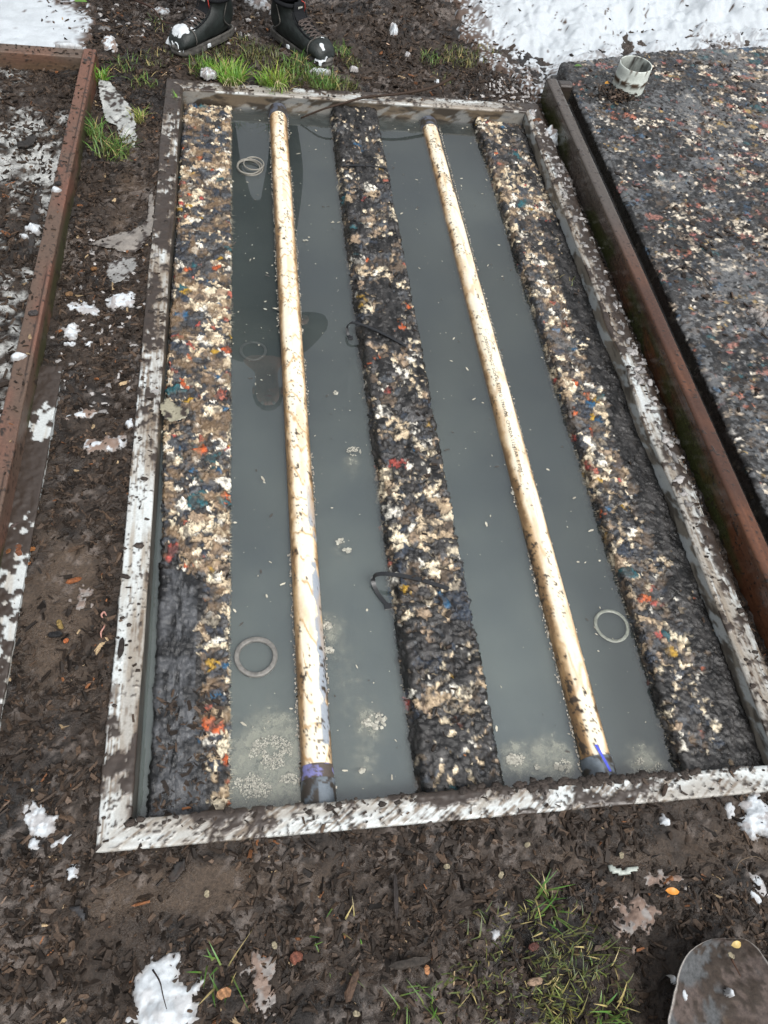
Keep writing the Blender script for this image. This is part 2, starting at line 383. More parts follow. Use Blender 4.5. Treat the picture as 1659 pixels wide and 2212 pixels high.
silt = .9+1.25*ss(2.2, .5, WY)+.9*(fbm(WX*2.2, WY*1.6, 61, 3)-.5)-1.0*ss(.70, .85, WX)*ss(1.3, .6, WY)-.35*ss(.5, .7, WX)*ss(1.6, .6, WY)+.25*ss(2.9, 2.2, WY)*ss(1.4, 2., WY)
silt = np.maximum(silt, .35)
wc = np.stack([silt, WX*0+1, WX*0+1, scum], -1).reshape(-1, 4)
Fw = gridF(*WX.shape)
base = (.042, .053, .056)
for k, (z, al, gl, pt) in enumerate(((0, .14, 1.92, .45), (-.005, .24, 0, .85), (-.011, .36, 0, .9), (-.018, .5, 0, .9), (-.028, 1.0, 0, .7))):
    nm = 'water' if k == 0 else 'water_silt'
    o = mesh(nm, np.stack([WX, WY, WX*0+ZW+z], -1).reshape(-1, 3), Fw, water_mat('murky_water_%d' % k, base, al, gl, 3.1+k*1.7, pt), col=wc)
    o['kind'] = 'structure' if k == 0 else 'stuff'

# ---------------------------------------------------------------- bonded foam strips
LIGHT = np.array([(.80, .68, .49), (.66, .53, .36), (.82, .78, .68), (.46, .35, .23), (.78, .68, .50), (.34, .25, .17)])
DARK = np.array([(.045, .052, .062), (.075, .082, .092), (.022, .022, .024), (.12, .088, .062), (.032, .042, .060), (.11, .11, .112)])
ACC = np.array([(.50, .10, .025), (.36, .07, .055), (.02, .10, .12), (.40, .12, .08), (.02, .10, .20), (.45, .27, .03)])
def pick(cid, pl, acc):
    h1 = (cid*917.13) % 1; h2 = (cid*7313.7) % 1
    k = (h1*6).astype(int).clip(0, 5)
    c = np.where((cid < pl)[..., None], LIGHT[k], DARK[k])
    return np.where((h2 < acc)[..., None], ACC[((h1*37.7) % 1*6).astype(int).clip(0, 5)], c)
def foamfn(seed, big, small, mudfn, h=.006, ax=1.0, dens=.0, acc=.07, brown=0.):
    def fn(S, T, N, Z, X, Y):
        a = S+.020*(fbm(S*55, T*55, seed, 4)-.5)*2; b = T+.020*(fbm(S*55+9, T*55, seed+5, 4)-.5)*2
        sz = 1+.5*(vn(S*5, T*5, seed+8)-.5)
        f1, f2, cid = voro(a/big*ax, b/big, seed+11)
        fb1, fb2, cib = voro(a/big*ax/1.9, b/big/1.9, seed+12); bigk = vn(cib*71, cib*13, seed+4) < .38
        f1 = np.where(bigk, fb1, f1); f2 = np.where(bigk, fb1+(fb2-fb1)*1.5, f2); cid = np.where(bigk, cib, cid)
        g1, g2, gid = voro(a/small, b/small, seed+13)
        e = ss(.0, .22, f2-f1)
        pl = np.clip(.44+1.5*(fbm(S*10, T*14, seed+15, 4)-.5)+dens, .04, .95)
        col = pick(cid, pl, acc)
        lit = fbm(S*150, T*150, seed+16, 3)
        col = col*(.62+.42*gid[..., None])*(.5+1.0*lit[..., None])
        col = lerp(col, (.03, .028, .028), ss(.56, .62, fbm(S*38, T*38, seed+18, 4))*.75)
        col = lerp(col, (.014, .012, .011), (1-e)*.9)
        col = lerp(col, (.05, .035, .02), (1-ss(0, .12, g2-g1))*.55)
        col = lerp(col, (.20, .13, .07), ss(.5, .68, fbm(S*30, T*30, seed+17, 3))*brown)
        k = .35+.65*vn(cid*97, cid*31, seed)
        disp = h*e*k+h*.45*ss(0, .5, g2-g1)*(.4+gid)-h*.6
        m = mudfn(S, T, N, X, Y)+(1.15 if seed > 320 else .95)*(fbm(S*15, T*19, seed+21, 4)*(.5 if seed < 400 else .3)+fbm(S*75, T*75, seed+22, 3)*(.5 if seed < 400 else .7)-.5)
        mm = ss(.48, .54, m)
        gr = (mudfn(S, T, N, X, Y) > .6)[..., None]*(seed == 300); mc = (np.array([.020, .019, .0185])+gr*np.array([.020, .023, .027]))*(.25+1.1*ss(.35, .65, fbm(S*28, T*60, seed+26, 4))[..., None])*(.6+1.0*fbm(S*50, T*50, seed+25, 3)[..., None])  # light grey sheen of the wet slick painted into the mud colour
        col = col*(1-mm[..., None])+mc*mm[..., None]
        disp = disp*(1-.55*mm)+mm*h*(.2+.8*fbm(S*55, T*55, seed+27, 3))
        wt = .52+.42*mm*ss(.3, .6, fbm(S*16, T*16, seed+29, 3)+.1)+.1*mm
        return disp, np.concatenate([col, wt[..., None]], -1)
    return fn
def fprof(w0, w1, zt0, zt1, lean=.0): return [(w0-lean, -.2), (w0-lean, zt0-.05), (w0, zt0-.004), (w0+.004, zt0), (w1-.004, zt1), (w1, zt1-.004), (w1+.004, zt1-.06), (w1+.004, -.2)]
def foam_strip(label, x0, x1, zt0, zt1, fn, lean, y0=TY0+.003, y1=TY1-.006, warp=None, far=0):
    root = empty('foam_strip', (x0, y0, ZW)); tag(root, label, 'foam strip', 'bonded foam strips lying in the trough')
    sweep('foam_core', (0, y0, 0), (0, y1-far, 0), fprof(x0, x1, zt0, zt1, lean), M_foam, root, .0036, .0030, fn, zskirt=-.2, warp=warp)
    return root
def mudA(S, T, N, X, Y):
    return .17+.5*ss(1.0, .85, Y)*ss(-.10, -.16, X)+.35*ss(.52, .42, Y)+.12*ss(-.1, -.2, X)*ss(1.6, 1.2, Y)
def warpA(S, N, Z):
    # left side leaves a gap of water in the near half
    k = ss(-.16, -.225, N); return k*.020*ss(1.5, .7, S+TY0), -.004*ss(2.0, 2.7, S)-.003*ss(.7, .2, S)
strip1 = foam_strip('leftmost foam strip of cream, orange and charcoal crumbs, grey slick at near end', -.243, -.0735, -.050, -.049, foamfn(300, .020, .0085, mudA, .0095, 1.35, -.05, .075, brown=.6), .004, warp=warpA)
def mudB(S, T, N, X, Y): return .515+.04*np.sin(S*5+1)-.09*ss(.0, .25, .25-abs(Y-.95))+.03*ss(2.2, 2.7, Y)
strip2 = foam_strip('middle foam strip between the two pipes, black mud over white and cream crumbs', .328, .486, -.026, -.024, foamfn(340, .022, .008, mudB, .011, 1.0, .02, .045), .018, far=.0,
    warp=lambda S, N, Z: (.004*(fbm(S*6, N*6, 5, 3)-.5), -.006*ss(.35, .1, S)+.012*(fbm(S*2, N*0, 6, 2)-.5)))
def mudC(S, T, N, X, Y): return .34+.12*ss(.99, 1.06, X)+.42*ss(.985, 1.06, X+.05*(fbm(Y*7, X*3, 3, 3)-.5))*ss(2.25, 1.9, Y)*(.55+.45*ss(.9, 1.3, Y))+.24*ss(.62, .5, Y)+.1*ss(2.4, 2.8, Y)+.16*np.exp(-((Y-2.15)/.12)**2)+.12*np.exp(-((Y-.98)/.12)**2)
strip3 = foam_strip('rightmost foam strip beside the wavy rim, wet black mud along its right side', .906, 1.103, -.034, -.053, foamfn(380, .019, .0075, mudC, .0095, 1.0, .0, .05, brown=.3), .010,
    warp=lambda S, N, Z: (.006*(fbm(S*7, N*3, 15, 3)-.5)*2*ss(.95, .906, N), .006*(fbm(S*3, N*9, 16, 2)-.5)))
def fringe(root, x, zz, seed, side, n=900, col=(.30, .28, .22), L=.012):
    r = np.random.default_rng(seed); V = []; F = []
    Y = r.uniform(TY0+.02, TY1-.03, n); Ln = L*(r.random(n)**2)*(.3+1.6*vn(Y*5, Y*0, seed)**2)+.002
    for i in range(n):
        y = Y[i]; a = r.normal(0, .5); dx = side*math.cos(a)*Ln[i]; dy = math.sin(a)*Ln[i]; w = .0009
        b = len(V); V += [(x, y-w, zz), (x, y+w, zz), (x+dx, y+dy, zz-.001)]; F.append((b, b+1, b+2))
    c = np.tile(np.array(col), (len(V), 1))*np.repeat(r.uniform(.5, 1.1, n), 3)[:, None]
    part('slime_fringe', V, np.array(F), M_misc, root, col=c)
fringe(strip1, -.0725, ZW+.0015, 1, 1, 1500)
fringe(strip2, .313, ZW+.0015, 2, -1, 500, (.2, .18, .14), .007)
fringe(strip3, .898, ZW+.0015, 3, -1, 700, (.2, .18, .14), .010)

# ---------------------------------------------------------------- the two pipes
def circ(r, n=40): return [(r*math.sin(2*math.pi*k/n), r*math.cos(2*math.pi*k/n)) for k in range(n)]
def pipefn(seed, R, stain, mudy, rings):
    def fn(S, T, N, Z, X, Y):
        th = np.arctan2(N, Z)                                  # 0 on the crown
        a = np.abs(th)
        col = np.broadcast_to(np.array([.76, .69, .54]), S.shape+(3,)).copy()
        u = T
        n1 = fbm(S*16, u*30, seed, 5); n2 = fbm(S*70, u*70, seed+1, 3)
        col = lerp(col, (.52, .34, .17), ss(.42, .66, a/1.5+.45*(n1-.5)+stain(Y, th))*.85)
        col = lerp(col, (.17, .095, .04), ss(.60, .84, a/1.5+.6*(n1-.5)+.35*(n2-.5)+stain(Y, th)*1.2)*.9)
        # tide arcs across the crown
        ar = np.abs(((S*rings+3.5*fbm(S*4, th*.7, seed+2, 3)+.45*np.cos(th*1.5)) % 1)-.5)
        col = lerp(col, (.42, .25, .10), ss(.09, .02, ar)*ss(.40, .5, fbm(S*20, u*12, seed+3, 3)+.06)*(.85 if rings > 8 else .5))
        if rings > 8: col = lerp(col, (.27, .30, .34), ss(.50, .58, fbm(S*24, u*24, seed+31, 3)+.16*np.exp(-((th-.75)/.28)**2)-.08)*ss(1.25, 1.0, Y)*ss(.3, .5, th))
        col = lerp(col, (.50, .33, .17), ss(.55, .75, fbm(S*7, u*22, seed+33, 4))*.5)
        m = n1*.5+n2*.5+mudy(Y, th)
        mm = ss(.60, .64, m*.72+.28*fbm(S*190, u*190, seed+8, 2))
        sp = ss(.80, .84, vn(S*230, u*230, seed+6))*ss(.4, .55, fbm(S*8, u*20, seed+7, 2))
        mm = np.maximum(mm, sp*.85)
        col = lerp(col, (.045, .032, .022), mm)
        disp = mm*.0012*n2
        return disp, np.concatenate([col, (.5+.2*mm)[..., None]], -1)
    return fn
def smallcol(c, amp=.5, seed=0, w=.4, sc=60):
    c = np.array(c)
    def fn(S, T, N, Z, X, Y):
        n = fbm(S*sc, T*sc, seed, 4)
        col = c*(1-amp/2+amp*n[..., None])
        if amp > .7: col = lerp(col, (.035, .028, .022), ss(.46, .54, fbm(S*50, T*40, seed+2, 4)))
        return .0006*(n-.5), np.concatenate([col, np.full(S.shape+(1,), w)], -1)
    return fn
def pipe(label, x0, x1, z0, z1, R, seed, stain, mudy, rings, mark):
    ya, yb = TY0+.002, TY1-.006
    root = empty('drain_pipe', (x0, ya, ZW)); tag(root, label, 'pipe', 'cream plastic pipes along the trough')
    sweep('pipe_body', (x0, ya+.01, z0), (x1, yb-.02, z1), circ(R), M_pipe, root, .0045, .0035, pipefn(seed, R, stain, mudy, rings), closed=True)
    def P(t): return (x0+(x1-x0)*t, ya+(yb-ya)*t, z0+(z1-z0)*t)
    def cpl(name, t0, t1, r, c, sd, amp=.8):
        p, q = P(t0), P(t1)
        sweep(name, p, q, circ(r), M_misc, root, .004, .0035, smallcol(c, amp, sd, .55, 35), closed=True)
        for pp in (p, q):   # end faces
            V = [pp]+[(pp[0]+a, pp[1], pp[2]+b) for a, b in circ(r, 32)]
            F = [(0, i+1, (i+1) % 32+1) for i in range(32)]
            part('coupling_face', V, F, M_misc, root, col=np.tile(np.array(c)*.7, (33, 1)))
    cpl('far_coupling', .979, .9995, R*1.13, (.075, .085, .11), seed+1)
    cpl('near_coupling', .0005, .020, R*1.10, (.10, .12, .14), seed+2, 1.4)
    # purple primer band / marker stripe
    def band(S, T, N, Z, X, Y):
        th = np.arctan2(N, Z); n = fbm(S*60, T*50, seed+5, 4)
        c = np.broadcast_to(np.array([.07, .055, .045]), S.shape+(3,)).copy()
        c = lerp(c, (.15, .15, .33), ss(.46, .5, n+.25*(np.cos(th+.15)-.85))*ss(.62, .5, fbm(S*90, T*60, seed+9, 3)+.08) if mark == 'primer' else ss(.45, .55, n)*.0)
        return .0008+.0004*n, np.concatenate([c, np.full(S.shape+(1,), .4)], -1)
    if mark == 'primer':
        sweep('primer_band', P(.020), P(.031), circ(R+.0005), M_misc, root, .003, .003, band, closed=True)
    else:
        V = []; F = []
        th0 = .05
        for i in range(9):
            t = .006+i*.0028; p = P(t); th = th0-.06*i+.25
            for dth in (-.09, .09):
                V.append((p[0]+R*1.12*math.sin(th+dth), p[1], p[2]+R*1.12*math.cos(th+dth)))
        for i in range(8): F.append((2*i, 2*i+2, 2*i+3, 2*i+1))
        part('marker_stroke', V, F, flat('blue_marker_ink', (.06, .08, .5), .5), root)
    return root, P
R1 = .0325
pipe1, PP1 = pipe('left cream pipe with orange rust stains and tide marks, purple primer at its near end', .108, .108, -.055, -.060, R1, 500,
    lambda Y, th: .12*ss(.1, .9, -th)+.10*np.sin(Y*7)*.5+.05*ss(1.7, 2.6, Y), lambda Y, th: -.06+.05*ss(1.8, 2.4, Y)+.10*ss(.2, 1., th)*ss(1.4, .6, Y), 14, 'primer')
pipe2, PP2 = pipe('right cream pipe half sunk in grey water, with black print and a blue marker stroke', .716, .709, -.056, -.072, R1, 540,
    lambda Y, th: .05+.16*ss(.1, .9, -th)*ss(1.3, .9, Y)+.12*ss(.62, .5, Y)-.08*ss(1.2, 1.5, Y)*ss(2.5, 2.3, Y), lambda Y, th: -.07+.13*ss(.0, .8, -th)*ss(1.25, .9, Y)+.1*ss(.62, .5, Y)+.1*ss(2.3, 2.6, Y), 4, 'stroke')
# scum lines hugging the pipes
for root, x, sd in ((pipe1, .108, 11), (pipe2, .713, 12)):
    r = np.random.default_rng(sd); V = []; F = []; cs = []
    for i in range(1500):
        y = r.uniform(TY0+.03, TY1-.05); side = r.choice([-1, 1]); 
        zz = ZW+.0012; off = math.sqrt(max(0, R1**2-(ZW-(-.053 if sd == 11 else -.062))**2))
        if sd == 12 and side < 0 and y > 1.15: continue
        if vn(np.array(y*6.), np.array(side*3.), sd) < .35: continue
        q = x+side*(off+abs(r.normal(0, .0028))); s = r.uniform(.0008, .0028); b = len(V)
        for k in range(5):
            a = k*1.257+r.random(); V.append((q+s*math.cos(a), y+s*1.6*math.sin(a), zz))
        F.append(tuple(range(b, b+5))); cs += [np.array([.34, .31, .26])*r.uniform(.5, 1.2)]*5
    part('scum_line', V, F, M_misc, root, col=np.array(cs))
# printed text on the right pipe
def pipe_text(txt, t0, t1, th0, size, root, P, R):
    cu = bpy.data.curves.new('printed_text', 'FONT'); cu.body = txt; cu.size = size; cu.resolution_u = 1
    o = bpy.data.objects.new('tmp', cu); COL.objects.link(o); dg = bpy.context.evaluated_depsgraph_get()
    me = bpy.data.meshes.new_from_object(o.evaluated_get(dg)); bpy.data.objects.remove(o)
    V = np.array([v.co[:] for v in me.vertices]); F = [tuple(p.vertices) for p in me.polygons]
    wd = V[:, 0].max(); out = []
    for x, y, _ in V:
        t = t0+(t1-t0)*x/wd; p = P(t); th = th0+y/R
        out.append((p[0]+(R+.0008)*math.sin(th), p[1], p[2]+(R+.0008)*math.cos(th)))
    part('printed_text', out, F, M_ink, root)
y_of = lambda v: (v-TY0)/(TY1-TY0)
pipe_text('CRBDDIG PVC-2" SCH 40 ASTM D 1785 HSB  CPVRDA 11245AR  E PSM "', y_of(1.70), y_of(1.16), -.42, .0125, pipe2, PP2, R1)
pipe_text('-', y_of(1.90), y_of(1.875), -.1, .03, pipe2, PP2, R1)

# ---------------------------------------------------------------- straps over the middle strip
def ribbon(pts, w, th, axis_=(0, 0, 1)):
    pts = [Vector(p) for p in pts]; V = []; F = []
    for i, p in enumerate(pts):
        t = (pts[min(i+1, len(pts)-1)]-pts[max(i-1, 0)]).normalized()
        s = t.cross(Vector((0, 1, 0)) if abs(t.y) < .6 else Vector((0, 0, 1)))
        side = Vector((-t.y, t.x, 0)); 
        if side.length < .2: side = Vector((0, 1, 0))
        side.normalize(); n = t.cross(side).normalized()
        for a, b in ((-1, -1), (1, -1), (1, 1), (-1, 1)): V.append(tuple(p+side*a*w/2+n*b*th/2))
    for i in range(len(pts)-1):
        for k in range(4): F.append((i*4+k, i*4+(k+1) % 4, i*4+4+(k+1) % 4, i*4+4+k))
    F += [(3, 2, 1, 0), tuple((len(pts)-1)*4+k for k in range(4))]
    return V, F
def strap(label, pts, w):
    P = spline(pts, 6); V, F = ribbon(P, w, .0022)
    root = empty('cable_tie', pts[0]); tag(root, label, 'cable tie', 'black cable ties round the middle foam strip')
    part('tie_band', V, F, M_black, root, smooth=False)
    p = np.array(pts[0]); s = w*.8
    V = [(p[0]+a*s, p[1]+b*s*.9, p[2]+c*.003) for a in (-1, 1) for b in (-1, 1) for c in (-1, 1)]
    part('tie_head', V, [(0, 1, 3, 2), (4, 6, 7, 5), (0, 4, 5, 1), (2, 3, 7, 6), (0, 2, 6, 4), (1, 5, 7, 3)], M_black, root, smooth=False)
zt = -.016
strap('thin straight cable tie across the far end of the middle foam strip', [at3(742, 358, zt), at3(770, 357, zt+.002), at3(815, 360, zt+.001), at3(834, 364, zt), at3(840, 375, -.025), at3(842, 398, ZW)], .006)
strap('black cable tie slanting over the middle foam strip halfway along, loop at left', [at3(757, 730, ZW+.001), at3(752, 722, ZW+.004), at3(750, 706, -.035), at3(760, 697, -.012), at3(785, 702, zt+.003), at3(830, 722, zt+.002), at3(878, 748, zt)], .0085)
strap('long black cable tie across the near half of the middle strip, loop in the water', [at3(838, 1310, ZW+.001), at3(815, 1280, ZW+.003), at3(806, 1255, -.045), at3(812, 1242, -.022), at3(840, 1240, zt+.006), at3(900, 1250, zt+.003), at3(970, 1272, zt)], .0105)
V, F = ribbon(spline([at3(757, 697, -.02), at3(748, 715, -.05), at3(757, 735, ZW-.002), at3(775, 748, ZW-.004)], 6), .006, .002)

# ---------------------------------------------------------------- rings in the water
def ring(name, label, px, py, r, tubr, hgt, fnc, mat, z=ZW, coils=1, tilt=(0, 0), sq=False):
    x, y = at(px, py, z+hgt/2); root = empty(name, (x, y, z)); tag(root, label, 'ring')
    for c in range(coils):
        n, m = 72, 10; V = []; cs = []
        rr = r*(1-.075*c); ox = .0045*c*math.cos(c*2.1); oy = .004*c*math.sin(c*2.6)
        for i in range(n):
            a = 2*math.pi*i/n; wob = 1+.01*math.sin(a*3+c)
            for k in range(m):
                b = 2*math.pi*k/m; cb, sb = math.cos(b), math.sin(b)
                if sq: cb = math.copysign(abs(cb)**.35, cb); sb = math.copysign(abs(sb)**.35, sb)
                q = rr*wob+tubr*cb; zz = hgt/2*sb+c*hgt*.45+tilt[0]*math.cos(a)*r+tilt[1]*math.sin(a)*r
                V.append((q*math.cos(a)+ox, q*math.sin(a)+oy, zz)); nz = float(vn(np.array(a*9.), np.array(b*2.), c+3)); cs.append(np.array(fnc)*(.55+.9*nz))
        Fq = []
        for i in range(n):
            for k in range(m): Fq.append((i*m+k, ((i+1) % n)*m+k, ((i+1) % n)*m+(k+1) % m, i*m+(k+1) % m))
        me = mesh('ring_band' if coils == 1 else 'hoop', V, Fq, mat, root, col=np.array(cs))
    return root
ring('seal_ring', 'thick grey ring lying in the water beside the near end of the left foam strip', 553, 1417, .0425, .0055, .011, (.135, .13, .12), M_misc, sq=True)
ring('seal_ring', 'flimsy pale translucent ring floating next to the right foam strip', 1322, 1351, .0405, .0042, .003, (.17, .18, .155), M_film)
ring('hose_clamp', 'coil of thin pale rings floating near the far end of the left channel', 540, 360, .046, .0020, .006, (.19, .18, .155), M_misc, coils=4, tilt=(.0, .05))
ring('seal_ring', 'faint dark ring just under the water halfway along the left channel', 547, 757, .036, .004, .003, (.075, .08, .078), M_film, z=ZW-.0085)

# ---------------------------------------------------------------- timber boards
def woodfn(seed, c1, c2, green=0., cracks=True, shine=.3, far=None, dirt=.3):
    def fn(S, T, N, Z, X, Y):
        g = fbm(S*3, T*160, seed, 4); b = fbm(S*5, T*8, seed+1, 3)
        col = np.array(c1)*(.6+.8*g[..., None]); col = lerp(col, c2, ss(.4, .65, b))
        if far is not None: col = lerp(col, far[0], ss(far[1], far[2], Y))
        side = ss(-.01, -.04, Z-zmax(Z))
        col = lerp(col, (.030, .034, .012), ss(.38, .6, fbm(S*4, T*10, seed+3, 4))*side*green)
        disp = -.0012*(g-.5)
        if cracks:
            cr = np.abs(N-(N.min()+N.max())/2-.012-.004*(fbm(S*4, S*0, seed+5, 3)-.5)*2)
            ck = ss(.0022, .0006, cr)*(Z > zmax(Z)-.01)*ss(.38, .5, fbm(S*3, S*0+2, seed+6, 2)+.1)
            col = lerp(col, (.01, .006, .005), ck*.9); disp = disp-.004*ck
        d = ss(.63, .67, fbm(S*22, T*30, seed+8, 4)*.45+fbm(S*110, T*110, seed+9, 3)*.55+(dirt-.3)*.15)
        col = lerp(col, (.02, .014, .011), d); disp = disp+d*.002
        sp = ss(.86, .89, vn(S*150, T*150, seed+12)); col = lerp(col, (.02, .014, .011), sp*.9)
        return disp, np.concatenate([col, (np.full(S.shape, shine)+.1*d)[..., None]], -1)
    return fn
def zmax(Z): return Z.max()
def bprof(w, zt, zb, r=.004): return [(0, zb), (0, zt-r), (r*.3, zt-r*.3), (r, zt), (w-r, zt), (w-r*.3, zt-r*.3), (w, zt-r), (w, zb)]
bed = empty('wooden_bed_frame', (-.6, 3.05, 0)); tag(bed, 'reddish brown timber bed edging with a corner, left of the path', 'bed edging')
sweep('side_board', (-.612, .6, 0), (-.604, 3.09, 0), bprof(.045, .06, -.1), M_wood, bed, .005, .003, woodfn(600, (.115, .055, .038), (.085, .055, .040), .9, True, .35, ((.125, .058, .038), 2.2, 3), .35), zskirt=-.1)
sweep('end_board', (-2.2, 3.09, 0), (-.6055, 3.09, 0), bprof(.06, .0575, -.1), M_wood, bed, .006, .003, woodfn(620, (.11, .060, .040), (.085, .060, .045), .3, False, .3, None, .3), zskirt=-.1)
rb = empty('brown_board_edging', (1.2, 3.05, 0)); tag(rb, 'wet dark brown board standing on edge between the trough and the coloured foam mat', 'bed edging')
sweep('long_board', (1.200, -.3, 0), (1.197, 3.085, 0), bprof(.046, .08, -.12, .007), M_wood, rb, .005, .003, woodfn(640, (.085, .034, .017), (.05, .022, .013), 1.0, False, 1.0, ((.06, .050, .043), 1.7, 2.3), .0), zskirt=-.12)  # far grey carries the sky's reflection, painted into the wood colour
sweep('return_board', (1.2455, 3.084, 0), (1.299, 3.087, 0), bprof(.045, .0785, -.12, .007), M_wood, rb, .006, .003, woodfn(660, (.035, .028, .024), (.025, .02, .018), .2, False, .95, None, .0), zskirt=-.12)
pl = empty('buried_white_board', (-.53, 1, 0)); tag(pl, 'white board edge peeping out of the bark, parallel to the trough at lower left', 'board')
def plfn(S, T, N, Z, X, Y):
    n = fbm(S*8, N*12, 700, 5)*.55+fbm(S*50, N*50, 703, 3)*.45
    m = ss(.47, .50, n+.16*ss(.75, 1.1, Y)*(.5+.5*np.sin(Y*23))+.05-.10*ss(.8, .5, Y)+.1*ss(-.535, -.60, X))*(Z > -.003)
    col = lerp(np.broadcast_to(WHITE*.9, S.shape+(3,)).copy(), MUD, m)
    col = lerp(col, SIL, ss(.5, .7, fbm(S*6, N*90, 707, 3))*.5*(1-m))
    return m*.005*fbm(S*80, N*80, 705, 2), np.concatenate([col, np.full(S.shape+(1,), .4)], -1)
sweep('board_face', (-.66, .2, -.002), (-.652, 1.52, -.002), [(0, -.03), (0, 0), (.143, .001), (.145, -.03)], M_rail, pl, .004, .003, plfn)

# ---------------------------------------------------------------- coloured foam mat on the right
MATZ = .055
def mudM(S, T, N, X, Y):
    a = .50+.03*ss(.16, .0, X-1.31)-.17*ss(1.7, 2.3, X)*ss(2.3, 2.9, Y)-.05*ss(1.6, 2.2, X)
    a = a+.16*np.exp(-((X-1.63)/.25)**2-((Y-3.07)/.16)**2)+.03*ss(1.45, 1.35, X)
    return a
def matfn():
    base = foamfn(420, .030, .010, mudM, .007, 1.5, -.10, .20)
    def fn(S, T, N, Z, X, Y):
        d, c = base(S, T, N, Z, X, Y)
        knit = np.abs(np.sin(S*520+2*fbm(S*20, T*20, 4, 2)*3))*np.abs(np.sin(T*430)); 
        k = ss(.0, .35, knit)[..., None]
        lum = c[..., :3].max(-1, keepdims=True)
        c[..., :3] = np.where(lum > .08, c[..., :3]*(.45+.55*k), c[..., :3])
        lm = c[..., :3].mean(-1, keepdims=True); c[..., :3] = np.where(lum > .10, c[..., :3]*.6+.4*lm*np.array([1.12, 1.02, .93]), c[..., :3]*.8)
        fr = ss(.55, .60, fbm(S*8, T*8, 430, 4)*.45+fbm(S*90, T*90, 431, 4)*.55+.1*np.exp(-((X-1.72)/.22)**2-((Y-3.0)/.15)**2))
        c[..., :3] = lerp(c[..., :3], (.13, .135, .14), fr*.6)
        hole = np.exp(-(((X-1.88)/.035)**2+((Y-2.17)/.05)**2)**2)
        c[..., :3] = lerp(c[..., :3], (.01, .008, .007), ss(.3, .6, hole))
        side = ss(-.004, -.016, Z-MATZ)
        c[..., :3] = lerp(c[..., :3], (.026, .023, .021), side*.9)
        wav = .012*(fbm(X*3, Y*3, 440, 3)-.5)
        return d*(1-side)-.03*hole+wav+side*.004*(fbm(S*40, T*60, 8, 3)-.5), c
    return fn
mt = empty('foam_mat', (1.32, 2, 0)); tag(mt, 'big mat of pressed multicoloured foam crumbs smeared with black mud, right of the brown board', 'foam mat')
def mat_ends(a, L):
    return (0, 2.965+float(np.interp(a, [0, .54, 1.13, 1.6], [0, .20, .33, .40])))
sweep('mat_top', (1.305, .3, 0), (1.315, 3.6, 0), [(-.03, -.045), (-.026, .005), (-.004, .009), (0, MATZ-.006), (.006, MATZ), (1.5, MATZ)], M_foam, mt, .0052, .0052, matfn(), ends=mat_ends, zskirt=-.1)

# ---------------------------------------------------------------- grey-green stub of pipe standing in the mat
sx, sy = 1.560, 3.095
st = empty('pipe_stub', (sx, sy, .045)); tag(st, 'short pale green-grey pipe stub standing up from the foam mat, mud band round it', 'pipe stub')
n = 56; V = []; cs = []; rings_ = [(.0, 1), (.02, 1), (.045, 1), (.062, 1), (.068, 1.03), (.074, 1.03), (.08, 1.0), (.105, 1.0), (.128, 1.0), (.1305, .985), (.1305, .95), (.128, .93), (.10, .93), (.05, .93), (.03, .93)]
RS = .067
for k, (z, s) in enumerate(rings_):
    for i in range(n):
        a = 2*math.pi*i/n; V.append((RS*s*math.cos(a), RS*s*math.sin(a), z*.86+.003*math.sin(a+1)))
        nz = float(fbm(np.array(a*6.), np.array(z*60.), 801, 4)); c = np.array([.47, .51, .475])
        if .058 < z < .08 and nz > .40: c = np.array([.06, .04, .025])
        elif nz > .70: c = np.array([.06, .04, .025])
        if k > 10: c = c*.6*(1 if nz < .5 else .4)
        cs.append(c*(.85+.3*nz))
Fq = gridF(len(rings_), n, True)
part('stub_wall', np.array(V)+np.array(st.location), Fq, M_misc, st, col=np.array(cs))
V = [(0, 0, .045)]+[(RS*.935*math.cos(2*math.pi*i/n), RS*.935*math.sin(2*math.pi*i/n), .038+.008*random.random()) for i in range(n)]
part('soil_plug', np.array(V)+np.array(st.location), [(0, i+1, (i+1) % n+1) for i in range(n)], M_soil, st, col=np.tile(cb, (n+1, 1)))

# ---------------------------------------------------------------- scattered bark, one mesh
def scatter_boxes(name, P, L, W, T, yaw, tilt, roll, cols, mat, jit=.25):
    n = len(P); c = np.array([[-1, -1, -1], [1, -1, -1], [1, 1, -1], [-1, 1, -1], [-1, -1, 1], [1, -1, 1], [1, 1, 1], [-1, 1, 1]], float)*.5
    v = np.broadcast_to(c, (n, 8, 3)).copy(); v = v*(1+rng.normal(0, jit, (n, 8, 3)))
    # taper the ends
    v[:, :, 1] *= np.where(np.abs(v[:, :, 0]) > .4, rng.uniform(.4, 1.1, (n, 1)), 1)
    v = v*np.stack([L, W, T], -1)[:, None, :]
    def rot(v, a, i, j):
        ca, sa = np.cos(a)[:, None], np.sin(a)[:, None]; x = v[:, :, i]*ca-v[:, :, j]*sa; y = v[:, :, i]*sa+v[:, :, j]*ca
        v = v.copy(); v[:, :, i] = x; v[:, :, j] = y; return v
    v = rot(v, roll, 1, 2); v = rot(v, tilt, 0, 2); v = rot(v, yaw, 0, 1); v = v+P[:, None, :]
    f = np.array([[0, 3, 2, 1], [4, 5, 6, 7], [0, 1, 5, 4], [1, 2, 6, 5], [2, 3, 7, 6], [3, 0, 4, 7]])
    Fb = (np.arange(n)[:, None, None]*8+f[None]).reshape(-1, 4)
    cc_ = np.repeat(cols, 8, 0); return mesh(name, v.reshape(-1, 3), Fb, mat, col=cc_, smooth=False)
